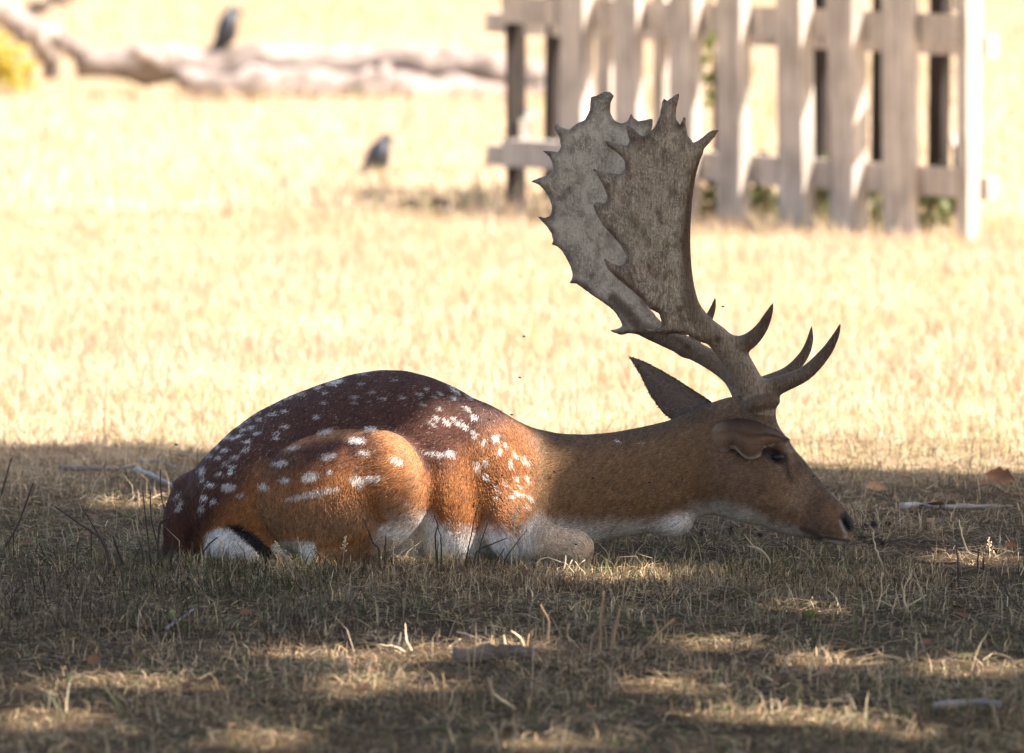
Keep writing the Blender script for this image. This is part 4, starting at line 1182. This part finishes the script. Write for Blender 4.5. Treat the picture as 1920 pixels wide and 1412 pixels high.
for l in [[(540, 530), (530, 450), (500, 410)], [(710, 520), (750, 460)], [(1325, 650), (1320, 500), (1315, 415)], [(1415, 560), (1415, 430)], [(1440, 590), (1445, 470)], [(1640, 740), (1560, 650), (1500, 530)], [(170, 720), (185, 610)], [(290, 750), (240, 640)]]:
    p = zt(l, 1280, 860, .391); stem("dead_twig", "thin brown stem standing in the turf in front of the deer's head", "twig", "dead twigs before the head", p, G(p[0][0], p[0][1])[1], .0024, M['stem_dark'])
for l in [[(930, 730), (955, 640), (955, 545)], [(945, 670), (975, 630), (990, 600)], [(1080, 740), (1060, 640), (1095, 550)], [(1060, 720), (1170, 655)], [(960, 515), (925, 430), (910, 350)], [(1380, 465), (1345, 390), (1325, 290)], [(1120, 970), (1118, 840)],
          [(490, 1010), (500, 950), (560, 930)], [(150, 920), (185, 860)], [(330, 950), (335, 900)], [(1000, 750), (1030, 650)], [(600, 720), (620, 660)], [(1520, 440), (1525, 375)], [(1545, 450), (1555, 400)], [(400, 470), (340, 420), (295, 360)], [(430, 520), (380, 440), (310, 420)]]:
    p = zt(l, 1280, 860, .391); stem("dry_stalk", "bleached straw stalk sticking up from the turf before the deer's muzzle", "stalk", "straw stalks before the muzzle", p, G(p[0][0], p[0][1])[1], rng.uniform(.0016, .0026), M['straw'])
for l in [[(1160, 640), (1165, 500), (1120, 400)], [(1455, 680), (1460, 480), (1475, 320)], [(1510, 690), (1545, 520), (1570, 420)], [(1660, 710), (1760, 590), (1875, 485)], [(1790, 640), (1775, 540), (1750, 450)]]:
    p = zt(l, 640, 1000, .3333); stem("dry_stalk", "tan dry stalk standing in the foreground right of the rotten branch piece", "stalk", "tan stalks in the foreground", p, G(p[0][0], p[0][1])[1], .0036, M['stem_tan'])
for l in [[(395, 665), (365, 600), (358, 515)], [(360, 670), (300, 640), (200, 632)], [(800, 610), (720, 570), (650, 545)], [(1030, 640), (1000, 580), (955, 545)], [(590, 660), (630, 620), (670, 590)], [(270, 630), (300, 580)], [(320, 640), (335, 560)], [(925, 640), (915, 580)],
          [(930, 725), (970, 690), (1000, 655)], [(1360, 765), (1290, 735), (1220, 712)], [(980, 990), (860, 900), (825, 800)]]:
    p = zt(l, 640, 1000, .3333); stem("dry_stalk", "curved bleached straw stalk lying round the rotten branch piece", "stalk", "straw round the branch piece", p, G(p[0][0], p[0][1])[1], .0028, M['straw'])
for l in [[(1560, 870), (1585, 790), (1590, 725)], [(1640, 880), (1680, 800), (1740, 750)], [(1700, 880), (1690, 810), (1660, 760)], [(1370, 770), (1450, 735), (1560, 770)], [(1720, 880), (1760, 850), (1800, 820)], [(1540, 890), (1600, 830), (1640, 755)], [(1650, 860), (1600, 790), (1560, 775)]]:
    p = zt(l, 680, 870, .2396); stem("dry_stalk", "sunlit straw stalk lying against the deer's folded knee", "stalk", "straw by the knee", p, -.33 + rng.uniform(-.03, .02), .0022, M['straw'])
# seed heads
def seed_head(label, poly, Y, size, group, lit=None):
    root_p = P(poly[0][0], poly[0][1], Y); gz = float(ground_h(root_p[0], root_p[1]))
    root = empty("grass_seed_head", (root_p[0], root_p[1], gz)); tag(root, label, "seed head", group)
    pts = [np.array([root_p[0], Y, gz - .01])] + [P(a, b, Y) for a, b in poly]
    q = smooth_path(pts, 10); mesh_obj("stalk", *tube(q, np.linspace(.0016, .0008, len(q)), 5), M['straw'], root)
    top = q[-1]; ax_ = q[-1] - q[-4]; ax_ /= np.linalg.norm(ax_)
    for k in range(11):
        b = top - ax_ * size * (k / 11.0) * 1.1; d = rng.normal(0, 1, 3); d -= (d @ ax_) * ax_; d /= np.linalg.norm(d)
        c = b + d * size * (.06 + .20 * k / 11); e = c + d * size * .05 + ax_ * size * .14
        mesh_obj("spikelet", *tube([b, c, (c + e) / 2, e], [.0005, .0012, .0024, .0004], 4), M['straw'], root)
seed_head("branched pale grass seed head before the deer's shoulder", zt([(1165, 700), (1185, 560), (1190, 460), (1215, 345)], 680, 870, .2396), -.34, .045, "seed heads round the deer")
for l in [[(240, 700), (240, 640), (245, 575)], [(400, 720), (395, 660), (385, 600)]]:
    seed_head("small pale grass seed head before the deer's belly", zt(l, 680, 870, .2396), -.33, .03, "seed heads round the deer")
for l in [[(630, 940), (620, 820), (600, 700)], [(1230, 900), (1170, 800), (1110, 730)], [(1740, 930), (1750, 800), (1765, 680)], [(1260, 930), (1240, 880), (1230, 860)]]:
    seed_head("pale grass seed head standing before the deer's white rump patch", zt(l, 290, 870, .2031), -.30, .03, "seed heads round the deer")
for l in [[(1475, 480), (1470, 430), (1468, 385)], [(590, 930), (598, 900), (603, 870)]]:
    p = zt(l, 1280, 860, .391); seed_head("short grass seed head in a patch of sun before the deer's muzzle", p, G(p[0][0], p[0][1])[1], .035, "seed heads round the deer")

# sticks on the ground
def ground_stick(label, poly, r, mat, name="stick_or_shadow_rod", cat="stick", lift=1.0, group=None):
    pts = []
    for i, (a, b) in enumerate(poly):
        p = G(a, b); p = p + np.array([0, 0, float(ground_h(p[0], p[1])) + r * .8 + .006 * lift]); pts.append(p)
    q = smooth_path(pts, 12); q[1:-1] += rng.normal(0, r * .12, q[1:-1].shape)
    rr_ = r * (1 - .45 * np.linspace(0, 1, len(q)) ** 2) * rng.uniform(.85, 1.15, len(q))
    o = mesh_obj(name, *tube(q, rr_, 8, wob=.15), mat); tag(o, label, cat, group); return o
ground_stick("grey brown stick lying in the shade behind the deer's rump", [(113, 880), (165, 882), (215, 884), (250, 880)], .008, M['stick_grey'])
ground_stick("pale bluish peeled stick lying aslant behind the deer's rump", [(255, 886), (285, 902), (322, 920)], .008, M['stick_pale'])
ground_stick("short pale twig lying just behind the bluish stick", [(262, 872), (300, 872), (328, 881)], .0045, M['stick_pale'])
ground_stick("short white peeled stick lying beyond the deer's muzzle", [(1690, 960), (1725, 958), (1758, 962)], .009, M['stick_pale'])
ground_stick("long grey stick lying end to end with the white stick", [(1770, 966), (1830, 961), (1900, 958)], .007, M['stick_grey'])
ground_stick("rough whitish bark strip lying in the shaded foreground grass", [(1757, 1336), (1800, 1332), (1840, 1330), (1874, 1337)], .009, M['stick_pale'], "bark_strip", "bark")
ground_stick("small lilac grey twig lying beside the green acorn", [(312, 1186), (338, 1168), (362, 1152)], .004, M['stick_pale'])
ground_stick("thin dark stick lying in the grass beneath the rump stems", [(215, 938), (240, 938), (262, 942)], .005, M['stem_dark'])
ground_stick("dark twig lying flat before the deer's neck", [(1715, 1062), (1750, 1066), (1800, 1066)], .004, M['stem_dark'])
# rotten branch piece in the foreground
o = ground_stick("thick rotten brown branch piece half sunk in the foreground grass", [(850, 1247), (900, 1246), (955, 1244), (1005, 1246)], .022, M['bark'], "rotten_branch", "branch", lift=-1.5)
# leaf litter
def dead_leaf(px, py, size, label, mat, group, tilt=None):
    p = G(px, py); z = float(ground_h(p[0], p[1])); c = np.array([p[0], p[1], z + .012 + size * .15])
    az = rng.uniform(0, 6.28); e1 = np.array([math.cos(az), math.sin(az), rng.uniform(-.2, .5)]); e1 /= np.linalg.norm(e1)
    e2 = np.cross((rng.normal(0, .35), -.4 + rng.normal(0, .3), 1.0), e1); e2 /= np.linalg.norm(e2); e3 = np.cross(e1, e2)
    V = []; Fc = []; nu, ns = 8, 5
    for i in range(nu):
        t = i / (nu - 1); w = .48 * math.sin(math.pi * min(.98, t * .95 + .04)) ** .8 * (1 + .22 * math.cos(i * 2.9))
        for j in range(ns):
            s = j / (ns - 1) * 2 - 1
            V.append(c + size * (e1 * (t - .5) + e2 * s * w * .8 + e3 * (.35 * s * s * w + .25 * (t - .5) ** 2)))
    for i in range(nu - 1):
        for j in range(ns - 1):
            a = i * ns + j; Fc.append((a, a + 1, a + ns + 1, a + ns))
    o = mesh_obj("fallen_leaf", V, Fc, mat); tag(o, label, "leaf", group)
for a, b, s in [(167, 980, .05), (399, 1038, .035), (249, 1186, .035), (175, 1245, .03), (48, 1025, .03)]:
    dead_leaf(a, b + 6, s, "curled rust brown leaf lying in the grass around the rump stems", M['dry_leaf'], "dead leaves by the rump")
for a, b, s in [(1874, 917, .075), (1845, 925, .045)]:
    dead_leaf(a, b, s, "large reddish curled leaf lying in the shade beyond the sticks", M['dry_leaf'], "dead leaves beyond the muzzle")
for a, b, s in [(1753, 964, .05), (1753, 993, .05), (1640, 925, .05), (1700, 905, .045)]:
    dead_leaf(a, b + 4, s, "pale orange curled leaf lying near the white peeled stick", M['dry_leaf_pale'], "pale leaves beyond the muzzle")
for a, b, s in [(1800, 1169, .04), (1481, 1188, .04), (1795, 1150, .03), (1895, 1040, .035), (985, 1095, .03), (460, 1165, .03), (1110, 1340, .035), (680, 1310, .035), (1240, 1345, .03), (950, 1390, .035), (350, 1300, .03)]:
    dead_leaf(a, b, s, "small dark brown leaf lying in the foreground turf", M['dry_leaf'], "dead leaves in the foreground")
for i in range(46):
    p = (rng.uniform(0, 1920), rng.uniform(1090, 1400)) if i % 3 else (rng.choice([rng.uniform(0, 300), rng.uniform(1620, 1920)]), rng.uniform(890, 1030))
    dead_leaf(p[0], p[1], rng.uniform(.012, .024), "tiny brown leaf scrap lying in the shaded turf", M['dry_leaf'] if i % 2 else M['dry_leaf_pale'], "leaf scraps")
# droppings, acorn, moss
def lump(name, label, cat, group, px, py, r, mat, flat=(1, 1, .8)):
    p = G(px, py); c = np.array([p[0], p[1], float(ground_h(p[0], p[1])) + r * .9 + .004])
    V, F = uvsphere(c, r, 12, 8, flat); V = [v + (rng.random(3) - .5) * r * .16 for v in V]
    V = [np.array(v) + np.array([0, 0, max(0, v[2] - c[2]) * .35]) for v in V]
    o = mesh_obj(name, V, F, mat); tag(o, label, cat, group)
for a, b in [(1319, 1005), (1372, 999), (1401, 1016), (1425, 1009), (1638, 993), (1655, 1020), (1550, 915), (1340, 1012), (1300, 1014), (1665, 990), (1622, 1000)]:
    lump("dropping", "small black deer dropping lying in the grass round the deer's muzzle", "dropping", "droppings round the muzzle", a, b + 4, rng.uniform(.006, .009), M['dropping'])
lump("acorn", "single green acorn lying in the dark grass", "acorn", None, 323, 1170, .011, M['acorn'], (.8, .8, 1.1))
lump("moss_clump", "small olive moss clump on the turf before the deer's muzzle", "moss", None, 1522, 1164, .013, M['moss'], (1.3, .9, .55))
# flies
def fly(c, label, group):
    root = empty("fly", c); tag(root, label, "fly", group); c = np.array(c, float)
    mesh_obj("body", *tube([c + (-.0035, 0, 0), c + (-.002, 0, .0004), c + (.001, 0, .0004), c + (.003, 0, 0)], [.0008, .0018, .0017, .0009], 6), M['fly'], root)
    for s in (-1, 1):
        V = [c + (.001, 0, .001), c + (-.003, s * .0035, .002), c + (-.0055, s * .002, .0015), c + (-.003, s * .0005, .0012)]
        mesh_obj("wing", V, [(0, 1, 2, 3)], M['fly'], root, False)
for a, b in [(983, 631), (975, 708), (1356, 575), (331, 834)]:
    fly(P(a, b, -.1), "tiny black fly hovering in the air around the deer", "flies in the air")
for a, b in [(1040, 885), (1112, 897), (942, 892), (899, 933), (1080, 1021), (1526, 893), (960, 778), (1218, 905)]:
    d = np.hypot(allV[:, 0] - a, allV[:, 1] - b); m_ = np.where(d < max(9, d.min() + 1))[0]
    j = m_[np.argmin(allV[m_, 2])]
    fly(P(a, b, allV[j, 2] / PPM - .009), "tiny black fly sitting on the deer's coat", "flies on the coat")
